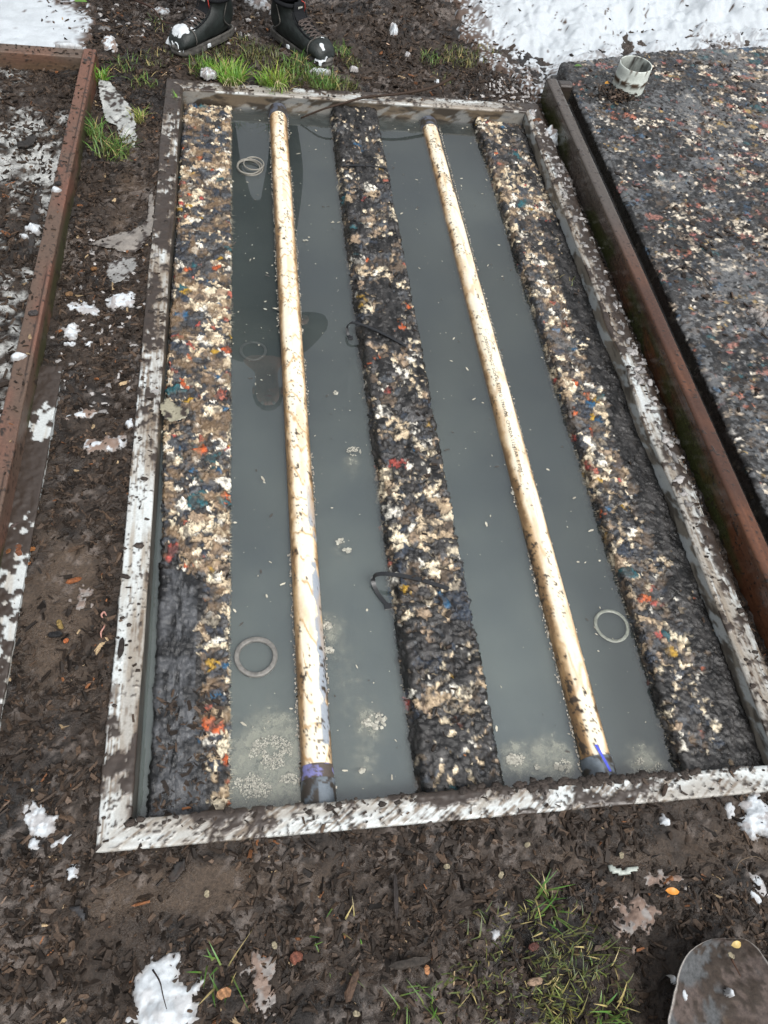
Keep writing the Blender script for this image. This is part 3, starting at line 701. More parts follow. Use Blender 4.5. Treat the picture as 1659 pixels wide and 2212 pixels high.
def density(x, y):
    d = np.full(x.shape, .85)
    d = d*(1-.9*claymask(x, y))
    d = d*(.35+.9*ss(.35, .6, fbm(x*8, y*8, 900, 3)))
    d = d*np.where((y < .29) & (y > .14), .7, 1)
    d = np.where((x < -.6) & (y < 3.04) & (y > .95), d*.5, d)
    d = np.where((x > -.66) & (x < -.515) & (y < 1.3) & (y > .75), 1.0, d)
    inside = (x > OX0-.001) & (x < OX1+.001) & (y > OY0) & (y < OY1)
    d = np.where(inside, 0, d)
    d = np.where((x > -.614) & (x < -.555) & (y > .6) & (y < 3.1), 0, d)
    d = np.where((x < -.55) & (y > 3.02) & (y < 3.1), 0, d)
    d = np.where((x > 1.19) & (x < 1.25) & (y < 3.1), 0, d)
    d = np.where((x > 1.25) & (y < 3.7), 0, d)
    d = np.where((x > snow_edge(y)) & (y > 3.1), 0, d)
    return d
def snow_edge(y):
    return np.interp(y, [3.05, 3.18, 3.4, 3.6, 3.8, 4.3, 6], [1.26, 1.17, 1.03, .90, .90, .86, .8])
def chipcols(n, bright=1.):
    r = rng.random(n); c = np.array([.025, .0175, .0128])*np.exp(rng.normal(-.15, .55, (n, 1)))
    k = r < .16; c[k] = np.array([.055, .036, .024])*rng.uniform(.6, 1.5, (k.sum(), 1))
    k = r < .013*bright; c[k] = np.array([.15, .062, .026])*rng.uniform(.6, 1.4, (k.sum(), 1))
    k = r < .006*bright; c[k] = np.array([.30, .22, .13])*rng.uniform(.7, 1.2, (k.sum(), 1))
    return np.concatenate([c, rng.uniform(.2, .7, (n, 1))], 1)
def chip_field(n, x0, x1, y0, y1, lmin, lmax, zoff=.002):
    x = rng.uniform(x0, x1, n); y = rng.uniform(y0, y1, n); k = rng.random(n) < density(x, y); x = x[k]; y = y[k]; n = len(x)
    L = lmin+(lmax-lmin)*rng.random(n)**4.2; W = L*rng.uniform(.16, .5, n); T = np.minimum(W, .006)*rng.uniform(.3, .9, n)
    z = gh(x, y)+zoff+.003*rng.random(n)
    return np.stack([x, y, z], 1), L, W, T
fl = [chip_field(62000, -1.0, 1.35, -.15, .30, .003, .026), chip_field(34000, -.6, -.30, .29, 3.1, .003, .026), chip_field(30000, -1.0, -.6, .3, 3.05, .004, .03, .004),
      chip_field(40000, -1.1, 1.3, 3.0, 4.3, .005, .034, .003), chip_field(9000, 1.16, 1.2, .1, 3.1, .004, .014)]
P = np.concatenate([f[0] for f in fl]); L = np.concatenate([f[1] for f in fl]); W = np.concatenate([f[2] for f in fl]); T = np.concatenate([f[3] for f in fl]); n = len(P)
o = scatter_boxes('bark_mulch', P, L, W, T, rng.uniform(0, 6.28, n), rng.normal(0, .38, n), rng.normal(0, .5, n), chipcols(n), M_chip)
o['kind'] = 'stuff'
# crumbs fallen on rails, boards and mat
def bank_chips():
    n = 3600; X = rng.uniform(.75, 2.6, n); Y = rng.uniform(3.1, 4.3, n); f = bank_edge(X, Y)
    k = (f > -.05) & (rng.random(n) < .9*np.exp(-np.clip(f, 0, 9)/.10)+.012); X, Y, f = X[k], Y[k], f[k]; n = len(X)
    L = .004+.022*rng.random(n)**2; W = L*rng.uniform(.2, .6, n)
    me = bpy.data.objects['snow_bank'].data; co = np.empty(len(me.vertices)*3, np.float32); me.vertices.foreach_get('co', co); co = co.reshape(-1, 3)
    from mathutils.kdtree import KDTree
    kd = KDTree(len(co)); [kd.insert((a, b, 0), i) for i, (a, b, c) in enumerate(co)]; kd.balance()
    Z = np.array([co[kd.find((a, b, 0))[1]][2] for a, b in zip(X, Y)])+.002
    o = scatter_boxes('bark_litter', np.stack([X, Y, Z], 1), L, W, np.minimum(W, .004), rng.uniform(0, 6.28, n), rng.normal(0, .3, n), rng.normal(0, .3, n), chipcols(n), M_chip); o['kind'] = 'stuff'
def crumbs():
    out = []
    def add(n, x0, x1, y0, y1, z, l=.012): out.append((rng.uniform(x0, x1, n), rng.uniform(y0, y1, n), z, l))
    add(130, -.606, -.572, .7, 3.08, .061, .012); add(60, -1, -.62, 3.04, 3.08, .059, .01); add(60, OX0, -.255, .3, 2.9, .003, .014)
    add(90, OX0, OX1, .3, .35, .004, .012); add(90, -.25, 1.1, 2.98, 3.03, .003, .012); add(120, 1.115, 1.165, .4, 2.9, .003, .01)
    add(1500, 1.33, 2.2, .9, 3.5, MATZ+.004, .022); add(220, -.22, -.09, .36, .62, -.046, .018); add(160, .34, .48, .36, 2.9, -.011, .013); add(120, .92, 1.08, .36, 2.9, -.04, .012)
    X = np.concatenate([a[0] for a in out]); Y = np.concatenate([a[1] for a in out]); Z = np.concatenate([np.full(len(a[0]), a[2]) for a in out]); Lm = np.concatenate([np.full(len(a[0]), a[3]) for a in out])
    k = ~((X > 1.3) & (Y > 3.20+.3*(X-1.32))); X, Y, Z, Lm = X[k], Y[k], Z[k], Lm[k]
    n = len(X); L = .003+Lm*rng.random(n)**2; W = L*rng.uniform(.25, .6, n); T = np.minimum(W*.5, .004)
    o = scatter_boxes('bark_crumbs', np.stack([X, Y, Z], 1), L, W, T, rng.uniform(0, 6.28, n), rng.normal(0, .12, n), rng.normal(0, .2, n), chipcols(n), M_chip); o['kind'] = 'stuff'
crumbs()
# clods of mud on the rims
def clods():
    n = 330; X = np.concatenate([rng.uniform(-.255, 1.1, 60), rng.normal(.66, .14, 160), rng.uniform(OX0, -.255, 60), rng.uniform(1.11, 1.165, 50)])
    Y = np.concatenate([rng.uniform(.335, .354, 60), rng.normal(.349, .004, 160), rng.uniform(.32, 2.9, 60), rng.uniform(.4, 2.9, 50)])
    V = []; F = []; cs = []
    for i in range(n):
        r = .003+.007*random.random()**2; b = len(V)
        for a in range(5):
            for t in range(6):
                ph = a/4*math.pi; th = t/6*6.283; q = r*(.7+.6*random.random())
                V.append((X[i]+q*1.3*math.sin(ph)*math.cos(th), Y[i]+q*math.sin(ph)*math.sin(th), .002+q*.6*math.cos(ph)))
        for a in range(4):
            for t in range(6): F.append((b+a*6+t, b+a*6+(t+1) % 6, b+a*6+6+(t+1) % 6, b+a*6+6+t))
        cs += [MUD*random.uniform(.6, 1.3)]*30
    o = mesh('mud_clods', V, F, M_soil, col=np.array(cs)); o['kind'] = 'stuff'
clods()
# flecks floating on the water
n = 1500; X = rng.uniform(TX0, TX1, n); Y = TY0+(TY1-TY0)*rng.random(n)**.9; k = vn(X*7, Y*7, 31)*.6+rng.random(n)*.4 > .42
X, Y = X[k], Y[k]; n = len(X); V = []; F = []; cs = []
for i in range(n):
    s = .0006+.0028*random.random()**4; el = random.uniform(1, 3.5); an = random.random()*3.14; b = len(V); dark = random.random() < .35
    c = np.array([.05, .045, .04]) if dark else np.array([.45, .42, .34])*random.uniform(.5, 1.1)
    for q in range(5):
        a = q*1.2566+random.random()*.5; u = s*el*math.cos(a); v = s*math.sin(a)
        V.append((X[i]+u*math.cos(an)-v*math.sin(an), Y[i]+u*math.sin(an)+v*math.cos(an), ZW+.0006)); cs.append(c)
    F.append(tuple(range(b, b+5)))
o = mesh('floating_flecks', V, F, M_misc, col=np.array(cs)); o['kind'] = 'stuff'
# pale frothy scum that lies on the water
def froth(spots):
    V = []; F = []; cs = []
    for (px, py, R_, n) in spots:
        x0, y0 = at(px, py, ZW)
        for i in range(n):
            a = random.random()*6.28; q = R_*math.sqrt(random.random()); r = random.uniform(.0012, .0045) if n < 200 else random.uniform(.0007, .0019); b = len(V)
            if n >= 200 and float(fbm(np.array((x0+q*math.cos(a))*38), np.array((y0+q*math.sin(a))*38), 77, 4)) < .47: continue
            x = x0+q*math.cos(a); y = y0+q*math.sin(a)*.8
            for k in range(6):
                t = k*1.047+random.random()*.4; V.append((x+r*math.cos(t), y+r*math.sin(t), ZW+.0009))
            V.append((x, y, ZW+.0012+r*.25))
            for k in range(6): F.append((b+k, b+(k+1) % 6, b+6))
            cs += [np.array([.34, .33, .28])*random.uniform(.5, 1.15)]*7
    o = mesh('pale_scum', V, F, M_misc, col=np.array(cs)); o['kind'] = 'stuff'
froth([(585, 1625, .045, 900), (545, 1700, .040, 700), (625, 1690, .022, 260), (1112, 1640, .020, 300), (1215, 1655, .020, 260), (1400, 1655, .030, 300), (765, 975, .02, 220), (815, 1558, .022, 60), (792, 1562, .01, 25), (705, 1352, .012, 45), (712, 1405, .01, 35), (783, 1665, .006, 14), (735, 1170, .012, 20), (750, 1190, .01, 20), (725, 850, .01, 12),
       (1110, 1640, .012, 40), (1160, 1655, .006, 14), (1210, 1655, .012, 30), (660, 520, .008, 14), (1108, 1065, .004, 8)])

# ---------------------------------------------------------------- snow
def snowcol(S, f, seed, dirty, ice=False):
    c = np.array([.60, .63, .66]) if not ice else np.array([.30, .29, .28])
    return c
def snow_patch(label, px, py, rx, ry, th, z0=None, ang=0., dirty=.3, ice=False, seed=0, name='snow_clump', group=None):
    zz = 0 if z0 is None else z0
    x0, y0 = at(px, py, zz); m = max(rx, ry)*1.45; st_ = max(.0022, m/34); g = np.arange(-m, m+st_, st_)
    U, Wv = np.meshgrid(g, g, indexing='ij'); ca, sa = math.cos(ang), math.sin(ang)
    a = (U*ca+Wv*sa)/rx; b = (-U*sa+Wv*ca)/ry; X = x0+U; Y = y0+Wv
    fr = fbm(X/m*2.2+seed, Y/m*2.2, seed+5, 4)-.5
    f = 1-np.hypot(a, b)**1.5+(2.2 if ice else 1.7)*fr+(2.6 if ice else .8)*(fbm(X*(80 if ice else 90), Y*90, seed+6, 3)-.5)-(.25 if ice else 0)
    hgt = th*.75*np.clip(f, 0, 1.3)**.8*(.55+.9*fbm(X*55, Y*55, seed+7, 3))
    Z = (gh(X, Y) if z0 is None else zz)+np.where(f > 0, hgt+.004, -.004+f*.01)
    d = ss(.52, .60, fbm(X*60, Y*60, seed+9, 4)+dirty*.13)*np.clip(dirty*1.6, 0, 1)
    c0 = np.array([.45, .485, .515]) if not ice else np.array([.20, .185, .175])
    col = np.broadcast_to(c0, X.shape+(3,))*(.85+.3*fbm(X*120, Y*120, seed+10, 2)[..., None])
    col = lerp(col, (.17, .12, .095), d)
    col = lerp(col, (.20, .185, .175), ss(.55, .0, f)*.75)
    col = np.concatenate([col, np.full(X.shape+(1,), .8 if ice else .3)], -1)
    Fq = gridF(len(g), len(g)); kk = f.ravel()[Fq].max(1) > .0
    Fq = Fq[kk]; used, inv = np.unique(Fq, return_inverse=True)
    V = np.stack([X, Y, Z], -1).reshape(-1, 3)[used]; zb = float(np.mean(V[:, 2]))
    V = V-np.array([x0, y0, zb])
    o = mesh(name, V, inv.reshape(-1, 4), M_snow, col=col.reshape(-1, 4)[used]); o.location = (x0, y0, zb)
    tag(o, label, 'snow' if not ice else 'ice', group); return o
SN = [
 ('large two-lobed lump of white snow on the bark left of the near rim corner', 82, 1768, .030, .040, .018, None, .5, .25, 0),
 ('small snow scrap just below the two-lobed lump at lower left', 68, 1823, .012, .012, .008, None, 0, .2, 0),
 ('flat ragged white snow scrap between the two-lobed lump and the rim corner', 135, 1812, .022, .010, .006, None, .3, .4, 0),
 ('round snow ball below the near left corner of the rim', 152, 1882, .012, .015, .012, None, 0, .3, 0),
 ('largest white snow patch at the bottom edge, twigs lying on it', 350, 2170, .062, .070, .016, None, .2, .15, 0),
 ('thin grey icy patch at the bottom edge left of the middle', 560, 2110, .03, .06, .006, None, .2, .6, 1),
 ('wide white snow patch below the right end of the near rim', 1640, 1765, .045, .048, .016, None, .3, .3, 0),
 ('small white snow dab right of the middle below the near rim', 1441, 1772, .010, .012, .010, None, 0, .1, 0),
 ('small white snow dab left of the wide patch under the near rim', 1583, 1748, .010, .018, .010, None, 0, .15, 0),
 ('narrow snow scrap on the mud at the right edge above the shovel', 1650, 1905, .014, .03, .006, None, .2, .3, 0),
 ('slim snow scrap on the mud above the right shoulder of the shovel', 1640, 1935, .008, .020, .006, None, .4, .2, 0),
 ('pinkish grey ice patch in the mud up left of the shovel', 1375, 1975, .055, .045, .008, None, .2, .9, 1),
 ('thin dirty ice film between the grey stone and the yellow leaf', 1450, 1900, .05, .02, .005, None, -.2, .9, 1),
 ('tiny white snow dab in the grass left of the shovel', 1075, 2015, .010, .012, .007, None, 0, .2, 0),
 ('granular snow patch on the path, topmost of the cluster beside the torn film', 262, 640, .050, .030, .012, None, .5, .35, 0),
 ('granular snow patch on the path, middle one of the cluster', 185, 660, .050, .028, .012, None, -.2, .3, 0),
 ('granular snow lump on the path, lower grey one of the cluster', 152, 712, .022, .035, .014, None, .1, .3, 0),
 ('compact white snow lump just below the cluster on the path', 150, 738, .016, .010, .012, None, 0, .05, 0),
 ('small snow lump right of the compact one on the path', 190, 735, .010, .012, .010, None, 0, .2, 0),
 ('pale brownish slush patch halfway down the path', 175, 887, .038, .016, .006, None, .3, .7, 0),
 ('wide dirty slush patch beside the white rim on the path', 225, 952, .070, .028, .007, None, .1, .75, 0),
 ('white snow lump at the foot of the brown timber near the white board edge', 88, 910, .028, .030, .016, None, .2, .2, 0),
 ('small round snow ball beside the path slush near the rim', 278, 908, .010, .016, .012, None, 0, .1, 0),
 ('icy lump at the foot of the timber lower down the path', 80, 985, .014, .018, .010, None, 0, .4, 1),
 ('transparent icy splash on the bare clay of the path', 175, 1290, .024, .030, .006, None, .2, .5, 1),
 ('snow dab lying on top of the brown timber, lower one', 40, 770, .018, .012, .008, .061, .3, .1, 0),
 ('tiny snow dab lying on top of the brown timber, upper one', 121, 411, .013, .010, .010, .061, 0, .05, 0),
 ('white snow lump in the bed just left of the timber', 74, 497, .026, .022, .016, .003, .1, .1, 0),
 ('small elongated snow lump in the bed below the white one', 54, 512, .014, .008, .010, .003, -.4, .1, 0),
 ('snow dab wedged at the corner behind the timber bed', 150, 101, .045, .014, .016, .02, 0, .1, 0),
 ('snow clump on the soil right of the timber corner near the grass', 238, 92, .030, .05, .02, None, .2, .6, 0),
 ('slab of snow in the grass under the right boot', 692, 155, .040, .022, .014, .012, .1, .35, 0),
 ('dirty snow lump in the grass beneath the toe of the left boot', 452, 160, .030, .030, .02, .012, .3, .4, 0),
 ('upright snow clump on the dark soil right of the right boot', 848, 78, .020, .034, .03, None, 0, .3, 0),
 ('snow crumb on the dark soil nearest the snow bank', 905, 30, .022, .02, .02, None, 0, .2, 0),
 ('small snow clump lower right of the upright one on dark soil', 880, 118, .012, .018, .015, None, 0, .3, 0),
 ('small snow tip on the mud beside the sparse grass right of the boots', 945, 172, .010, .014, .015, None, 0, .2, 0),
 ('white snow slab lying in the grass right of the boots', 765, 150, .018, .012, .010, .012, 0, .3, 0),
 ('icy white lump between the rim corner and the brown board', 1153, 250, .022, .028, .025, -.01, .6, .4, 0),
 ('larger icy lump against the brown board below the rim corner', 1188, 298, .035, .050, .04, -.02, .2, .5, 0),
 ('dirty slush strip between the right rim and the brown board', 1215, 385, .028, .10, .012, -.015, .1, .85, 1),
 ('snow trodden between the two boots, left lump', 560, 12, .05, .07, .03, None, .3, .5, 0),
 ('snow trodden between the two boots, right lump', 610, 38, .045, .06, .03, None, .5, .3, 0),
 ('snow patch at the top edge left of the left boot', 350, 22, .04, .03, .015, None, .5, .5, 0),
 ('grey translucent ice lump on the foam mat at the right edge', 1645, 690, .035, .045, .02, MATZ, .4, .3, 1),
]
for i, s in enumerate(SN):
    snow_patch(s[0], s[1], s[2], s[3], s[4], s[5], s[6], s[7], s[8], bool(s[9]), seed=1000+i*13, name='ice_patch' if s[9] else 'snow_clump')
def snow_field(name, x0, x1, y0, y1, st_, edgef, hf, seed, kind, dirt_w, amp=1.):
    gx = np.arange(x0, x1, st_); gy = np.arange(y0, y1, st_); X, Y = np.meshgrid(gx, gy, indexing='ij')
    f = edgef(X, Y)+.16*(fbm(X*9, Y*9, seed, 4)-.5)*2+.05*(fbm(X*50, Y*50, seed+1, 3)-.5)*2
    a, b, cidd = voro(X*11+2*fbm(X*6, Y*6, seed+3, 2), Y*11, seed+2)
    a2, b2, c2 = voro(X*30, Y*30, seed+4)
    Z = gh(X, Y)+np.where(f > 0, hf(np.clip(f, 0, 9))+amp*ss(0, .15, f)*(.030*(1-ss(.1, .9, a))*cidd+.007*(1-ss(.1, .9, a2))*c2+.10*(fbm(X*4, Y*4, seed+5, 3)-.5)+.010*(fbm(X*26, Y*26, seed+6, 3)-.5))+.004, -.006)
    col = np.broadcast_to(np.array([.40, .435, .465]), X.shape+(3,))*(.86+.28*fbm(X*7, Y*7, seed+20, 4)[..., None])
    dd = fbm(X*75, Y*75, seed+8, 4)*.6+fbm(X*16, Y*16, seed+9, 3)*.4
    col = lerp(col, (.07, .047, .036), ss(.50, .53, .45*dd+.55*fbm(X*110, Y*110, seed+14, 3)+.13*ss(dirt_w, 0, f)-.045)*(.04+.96*ss(dirt_w*1.1, .02, f)))
    col = lerp(col, (.06, .04, .03), ss(.73, .75, fbm(X*70, Y*70, seed+11, 2)*.6+fbm(X*9, Y*9, seed+12, 2)*.4))
    col = np.concatenate([col, np.full(X.shape+(1,), .3)], -1)
    Fq = gridF(len(gx), len(gy)); Fq = Fq[f.ravel()[Fq].max(1) > 0]; used, inv = np.unique(Fq, return_inverse=True)
    o = mesh(name, np.stack([X, Y, Z], -1).reshape(-1, 3)[used], inv.reshape(-1, 4), M_snow, col=col.reshape(-1, 4)[used]); o['kind'] = kind
def bank_edge(X, Y):
    f = np.minimum(X-snow_edge(Y), 1.0)
    behind = Y-(.0+np.interp(X, [1.3, 1.84, 2.43, 3.0], [3.27, 3.47, 3.60, 3.68]))
    return np.where(X > 1.25, np.minimum(behind+.1, f+.05), np.minimum(f, (Y-3.12)))
snow_field('snow_bank', .6, 3.5, 3.05, 5.4, .0085, bank_edge, lambda f: .012+.26*ss(.2, 1.3, f), 1500, 'structure', .30)
snow_field('snow_cover', -2.4, -.52, 3.11, 5.2, .012, lambda X, Y: np.minimum((-.60-X)*1.2-.35*(Y-3.3), .5+0*X)+.0, lambda f: .004+.010*ss(0, .4, f), 1540, 'structure', .15, .25)

bank_chips()
# slush: grey granular ice strewn in many thin scraps over soil and rim
def slush():
    r = np.random.default_rng(77); V = []; F = []; cs = []
    spots = []
    for i in range(240): spots.append((r.uniform(1.125, 1.19), r.uniform(1.0, 2.9)**1.0, r.uniform(.004, .014)))
    for i in range(150): spots.append((r.normal(-.43, .07), r.uniform(1.35, 2.1), r.uniform(.003, .012)))
    for i in range(160): spots.append((r.normal(1.10, .09), r.normal(3.14, .07), r.uniform(.005, .016)))
    for i in range(160): spots.append((r.uniform(-.6, .2), r.uniform(3.35, 3.9), r.uniform(.005, .018)))
    for i in range(60): spots.append((r.uniform(-.95, -.62), r.uniform(1.3, 2.2), r.uniform(.004, .012)))
    for (x, y, q) in spots:
        if not (-1 < x < 1.2) or (OX0+.06 < x < 1.12 and OY0 < y < OY1): continue
        if -.615 < x < -.56 and y < 3.1: continue
        z = max(float(gh(np.array(x), np.array(y))), .0025 if OX0 < x < OX1 and y < OY1 else -1); b = len(V); m = 9; el = r.uniform(.5, 1.6)
        c = np.array([.26, .25, .245])*r.uniform(.4, 1.5)
        for k in range(m):
            a = k*2*math.pi/m; rr = q*r.uniform(.45, 1.25); V.append((x+rr*math.cos(a)*el, y+rr*math.sin(a)/el, z+.0005)); cs.append(c*.8)
        for k in range(m):
            a = k*2*math.pi/m; rr = q*r.uniform(.25, .7); V.append((x+rr*math.cos(a)*el, y+rr*math.sin(a)/el, z+.003+q*r.uniform(.1, .4))); cs.append(c)
        V.append((x, y, z+.003+q*.3)); cs.append(c)
        for k in range(m):
            F.append((b+k, b+(k+1) % m, b+m+(k+1) % m, b+m+k)); F.append((b+m+k, b+m+(k+1) % m, b+2*m))
    o = mesh('slush', V, F, M_snow, col=np.array(cs)); o['kind'] = 'stuff'
slush()
# ---------------------------------------------------------------- grass
def blades(spots, seed, zf=None):
    r = np.random.default_rng(seed); V = []; F = []; cs = []
    for (x0, y0, R_, n, hgt, c, lean) in spots:
        for i in range(n):
            a = r.random()*6.28; q = R_*math.sqrt(r.random()); x = x0+q*math.cos(a); y = y0+q*math.sin(a)
            z = float(gh(np.array(x), np.array(y)))+.002 if zf is None else zf
            h = hgt*r.uniform(.5, 1.35); an = r.random()*6.28; le = r.uniform(.2, 1.1)*h+.0; w = r.uniform(.0008, .0019)*(1 if hgt < .05 else 1.25)
            dx, dy = math.cos(an)*le+lean[0]*h, math.sin(an)*le+lean[1]*h; sx_, sy_ = -dy, dx; s = math.hypot(sx_, sy_)+1e-6; sx_, sy_ = sx_/s*w, sy_/s*w
            b = len(V); m = r.random(); col = np.array(c)*r.uniform(.6, 1.35)*np.array([1+.5*(m-.5), 1, 1]); dry = r.random() < .14
            if dry: col = np.array([.30, .24, .10])*r.uniform(.6, 1.2)
            for k in range(5):
                t = k/4.; ww = (1-t**2.2)*1.0; zz = z+h*(t-.45*t*t*(le/h)); px = x+dx*t**1.6; py = y+dy*t**1.6
                cc2 = col*(.8+.4*t)
                if t < .3: cc2 = cc2*.6+np.array([.25, .24, .10])*.4
                V.append((px-sx_*ww, py-sy_*ww, zz)); V.append((px+sx_*ww, py+sy_*ww, zz)); cs += [cc2, cc2]
            for k in range(4): F.append((b+2*k, b+2*k+1, b+2*k+3, b+2*k+2))
    return V, F, cs
GB = (.10, .22, .018); GM = (.055, .12, .018); GD = (.055, .075, .016); GY = (.12, .13, .03); GO = (.075, .085, .025)
def G(px, py, R_, n, h, c=GM, lean=(0, 0), z=0.): x, y = at(px, py, z); return (x, y, R_, n, h, c, lean)
V, F, cs = blades([G(440, 150, .06, 130, .05, GM), G(560, 135, .09, 170, .045, GD), G(640, 165, .07, 240, .05, GM), G(700, 180, .06, 240, .05, GM), G(745, 185, .05, 130, .04, GD), G(600, 190, .05, 90, .05, GB), G(735, 115, .05, 90, .04, GM),
    G(760, 140, .04, 60, .03, GD), G(990, 125, .09, 260, .03, GD), G(1050, 118, .07, 160, .028, GD), G(930, 130, .05, 90, .03, GM), G(960, 165, .05, 50, .02, GD), G(340, 130, .07, 70, .03, GD), G(310, 175, .05, 60, .035, GM), G(270, 140, .05, 50, .04, GM), G(530, 95, .06, 70, .03, GD), G(480, 120, .05, 60, .035, GD), G(660, 130, .05, 60, .035, GM),
    G(1210, 2010, .06, 50, .03, GO), G(1150, 2060, .09, 90, .022, GO), G(1240, 2090, .06, 120, .02, GO), G(1190, 2140, .04, 70, .022, GO), G(1290, 2060, .05, 30, .045, GD), G(1310, 2150, .06, 45, .035, GD), G(1130, 2170, .09, 110, .02, GO), G(1050, 2020, .05, 22, .03, GD), G(1230, 2190, .05, 90, .035, GY), G(1330, 2200, .03, 30, .05, GM), G(900, 2180, .04, 30, .04, GM), G(1000, 2130, .05, 30, .03, GD), G(1180, 1955, .03, 30, .05, GM),
    G(730, 2025, .06, 10, .03, GM), G(470, 2110, .03, 16, .05, GM), G(350, 60, .06, 25, .03, GM), G(1230, 600, .03, 6, .02, GD), G(1200, 210, .03, 14, .02, GD)], 5)
o = mesh('grass', V, F, M_grass, col=np.array(cs)); o['kind'] = 'stuff'
def tuft(label, *spots, seed=1, roots=0):
    V, F, cs = blades(list(spots), seed); x, y = spots[0][0], spots[0][1]; root = empty('grass_tuft', (x, y, float(gh(np.array(x), np.array(y)))))
    tag(root, label, 'grass', 'grass tufts at the far end'); part('blades', V, F, M_grass, root, col=np.array(cs))
    if roots:
        W_ = []
        for i in range(roots):
            a = random.uniform(-.6, .9); W_.append(tube(spline([(x+.01*random.random(), y, .02), (x+.02*a, y-.02, .022), (x+.05*a, y-.045*random.random()-.02, .012), (x+.06*a, y-.05, .003)], 4), .0011, 5))
        Vr, Fr = join(W_); part('roots', Vr, Fr, M_misc, root, col=np.tile([.42, .36, .22], (len(Vr), 1)))
tuft('dense bright green tuft beside the toe of the left boot, pale roots showing', G(500, 175, .045, 300, .075, GB, (.1, .3)), G(470, 160, .04, 130, .06, GB), seed=2, roots=7)
tuft('tall thin yellow-green tuft between the boots above the far rim', G(598, 185, .030, 60, .10, (.17, .26, .03)), G(575, 180, .03, 90, .06, GB), seed=3, roots=6)
tuft('spreading green tuft at the foot of the brown timber, near its far end', G(240, 320, .065, 170, .06, GM, (.2, -.1)), G(205, 290, .03, 60, .07, GM, (0, .2)), seed=4)
tuft('narrow upright tuft hugging the corner of the brown timber', G(218, 175, .022, 90, .06, GB, (.1, 0)), seed=5)
tuft('small yellowish tuft to the right of the torn grey film', G(300, 255, .022, 60, .05, (.14, .19, .03)), seed=6)
tuft('little green sprig growing over the far left rim corner', G(385, 212, .012, 14, .035, GB, (-.3, .2)), seed=8)

# ---------------------------------------------------------------- torn film, sticks, leaves, stones, worms
def sheet(name, label, cat, poly, z, col, seed, amp=.008, mat=None, th=.0016, dirt=.5, up=None):
    P = np.array([at(px, py, z) for px, py in poly]); c = P.mean(0); x0, y0 = P.min(0)-.005; x1, y1 = P.max(0)+.005
    st_ = .004; gx = np.arange(x0, x1, st_); gy = np.arange(y0, y1, st_); X, Y = np.meshgrid(gx, gy, indexing='ij')
    Xj = X+.006*(fbm(X*60, Y*60, seed+2, 3)-.5)*2; Yj = Y+.006*(fbm(X*60+5, Y*60, seed+3, 3)-.5)*2
    ins = np.zeros(X.shape, bool); n = len(P); j = n-1
    for i in range(n):
        xi, yi = P[i]; xj, yj = P[j]
        ins ^= ((yi > Yj) != (yj > Yj)) & (Xj < (xj-xi)*(Yj-yi)/(yj-yi+1e-9)+xi); j = i
    Z = np.maximum(gh(X, Y), z-.02)+.006+amp*(fbm(X*14, Y*14, seed, 4)-.3)*2+.003*(fbm(X*60, Y*30, seed+1, 3)-.5)
    if up: Z = Z+up(X, Y)
    cc_ = np.broadcast_to(np.array(col), X.shape+(3,))*(.6+.8*fbm(X*30, Y*30, seed+4, 4)[..., None])
    cc_ = lerp(cc_, (.03, .022, .018), ss(.5, .58, fbm(X*26, Y*26, seed+6, 4)*.6+fbm(X*90, Y*90, seed+8, 2)*.4+.1*(dirt-.5)))
    Fq = gridF(len(gx), len(gy)); Fq = Fq[ins.ravel()[Fq].all(1)]; used, inv = np.unique(Fq, return_inverse=True)
    V = np.stack([X, Y, Z], -1).reshape(-1, 3)[used]; zb = float(V[:, 2].min()); inv = inv.reshape(-1, 4)
    V2 = V.copy(); V2[:, 2] -= th
    nv = len(V); ed = {}
    for f in inv:
        for k in range(4):
            e = (int(f[k]), int(f[(k+1) % 4]))
            if (e[1], e[0]) in ed: del ed[(e[1], e[0])]
            else: ed[e] = 1
    sides = np.array([(a, a+nv, b+nv, b) for a, b in ed])
    Fa = np.concatenate([inv, inv[:, ::-1]+nv, sides]); Va = np.concatenate([V, V2])-np.array([c[0], c[1], zb])
    cu = cc_.reshape(-1, 3)[used]
    o = mesh(name, Va, Fa, mat or M_film, col=np.concatenate([np.concatenate([cu, cu]), np.full((2*nv, 1), .7)], 1)); o.location = (c[0], c[1], zb)
    tag(o, label, cat); return o
sheet('film_scrap', 'torn grey film leaning beside the far end of the brown timber', 'film scrap', [(212, 182), (240, 190), (275, 225), (292, 250), (296, 300), (290, 315), (262, 305), (248, 270), (228, 262), (216, 220)], 0, (.30, .31, .30), 60, .006, dirt=.3, up=lambda X, Y: .03*ss(2.6, 3.0, Y))
sheet('film_scrap', 'long muddy film fold lying across the path, pointing at the white rim', 'film scrap', [(180, 520), (235, 505), (295, 492), (315, 470), (322, 420), (330, 400), (336, 470), (330, 500), (300, 535), (255, 540), (215, 530)], 0, (.17, .155, .14), 64, .010, dirt=.6)
sheet('film_scrap', 'grey crinkled film on the path below the long muddy fold', 'film scrap', [(228, 560), (262, 545), (296, 548), (290, 575), (262, 600), (240, 605), (226, 590)], 0, (.20, .20, .195), 68, .008, dirt=.45)
sheet('film_scrap', 'crumpled clear film scrap hanging over the left foam strip by the rim', 'film scrap', [(345, 905), (362, 885), (378, 890), (392, 895), (412, 900), (408, 920), (388, 930), (365, 935), (352, 922)], -.04, (.22, .205, .15), 72, .010, dirt=.2, up=lambda X, Y: .012*ss(-.20, -.245, X))
sheet('stone_slab', 'flat grey stone slab half covered by mud below the near rim', 'stone', [(1312, 1862), (1335, 1868), (1352, 1872), (1375, 1868), (1390, 1870), (1386, 1882), (1362, 1890), (1335, 1892), (1316, 1882)], 0, (.30, .33, .30), 76, .002, mat=M_misc, th=.012, dirt=.35)
